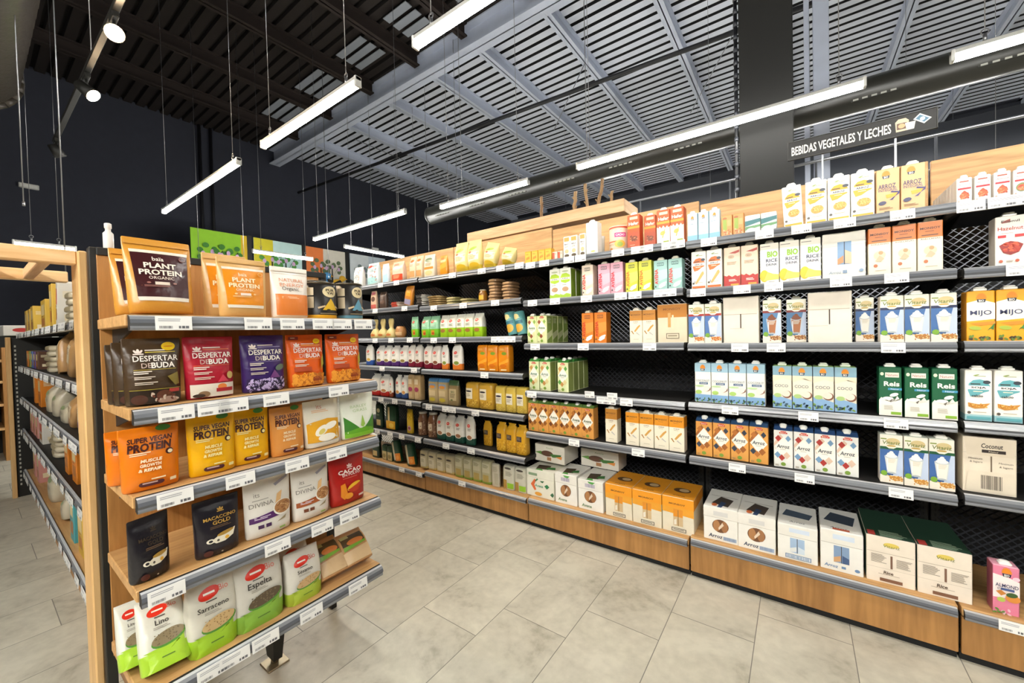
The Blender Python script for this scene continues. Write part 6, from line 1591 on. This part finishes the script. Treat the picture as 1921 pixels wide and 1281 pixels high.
# bakery rack at the far left edge
t = thing('bakery_rack', 'wooden rack with dark shelves at the far left edge', 'rack', (-7.6, -.35, 0))
for z in (.35, .62, .88, 1.12, 1.36):
    mb = MB(); mb.box(-.3, .3, 0, .62, z, z + .03, OAK_Y(), .002); mb.build('shelf', t)
mb = MB(); mb.box(-.33, -.3, 0, .62, 0, 1.5, mat('1C1815', 'paint')); mb.build('back_panel', t)
mb = MB(); mb.box(-.3, .3, .62, .65, 0, 1.5, OAK_Z(), .002); mb.build('side_panel', t)
for k, (z, nm) in enumerate(((.38, 'dark loaf on the lowest rack shelf'), (.65, 'dark loaf on the second rack shelf'), (.91, 'dark loaf on the third rack shelf'), (1.15, 'dark loaf on the fourth rack shelf'))):
    mb = MB()
    mb.loft([soft_ring(.16 * q, .2 * q, .35, z + hh, 3) for hh, q in ((0, .9), (.03, 1), (.08, .95), (.12, .7), (.13, .3))], [mat(['4A2E1E', '6A4228', '7A3A2A', '5A4030'][k], 'matte')] * 4, mat('4A2E1E', 'matte'), mat('6A4228', 'matte'), smooth=True)
    o = mb.build('bread_loaf', None, (-7.5, -.35, 0)); tag(o, nm, 'bread')
mb = MB(); mb.box(-9.5, -9.3, -3.5, .9, H + .12, H + .30, mat('C9C9C4', 'paint'), .004)
tag(mb.build('white_fascia'), 'long white fascia strip at the far left', 'fascia')

# ------------------------------------------------------------------ toy birds behind the black cans
def bird(c, c2, loc, s, rz, lb):
    t = thing('toy_bird', lb, 'toy', loc, rz, 'toy birds above the far display')
    mb = MB()
    def blob(cx, cz, rx, ry, rz_, M, n=10):
        rings = []
        for i in range(1, n):
            a = math.pi * i / n
            rings.append([(cx + rx * math.sin(a) * math.cos(2 * math.pi * j / 14), ry * math.sin(a) * math.sin(2 * math.pi * j / 14), cz - rz_ * math.cos(a)) for j in range(14)])
        mb.loft(rings, [M] * (n - 2), M, M, smooth=True)
    blob(0, .09 * s, .1 * s, .075 * s, .085 * s, mat(c, 'matte'))
    mb.build('body', t)
    mb = MB(); blob(.09 * s, .19 * s, .055 * s, .05 * s, .055 * s, mat(c, 'matte')); mb.build('head', t)
    mb = MB(); mb.tube((.135 * s, 0, .19 * s), (.18 * s, 0, .18 * s), .02 * s, mat('D8962A', 'matte'), 8, .003); mb.build('beak', t)
    mb = MB(); mb.tube((-.07 * s, 0, .11 * s), (-.22 * s, 0, .17 * s), .035 * s, mat(c2, 'matte'), 10, .015 * s); mb.build('tail', t)
    for k in (-1, 1):
        mb = MB(); mb.tube((.03 * s, k * .06 * s, .11 * s), (-.09 * s, k * .085 * s, .08 * s), .045 * s, mat(c2, 'matte'), 10, .012 * s); mb.build('wing', t)
bird('4A90C4', '3A78AE', (-8.72, 4.80, H + 1.15), 1.45, 1.2, 'blue toy bird in front of the orange tree banner')
bird('D9A82A', '2A2622', (-8.72, 5.19, H + 1.15), 1.3, 1.4, 'yellow and black toy bird between the blue and green ones')
bird('6AA858', '3E3A36', (-8.72, 5.74, H + 1.15), 1.3, 1.9, 'green toy bird at the right of the three')
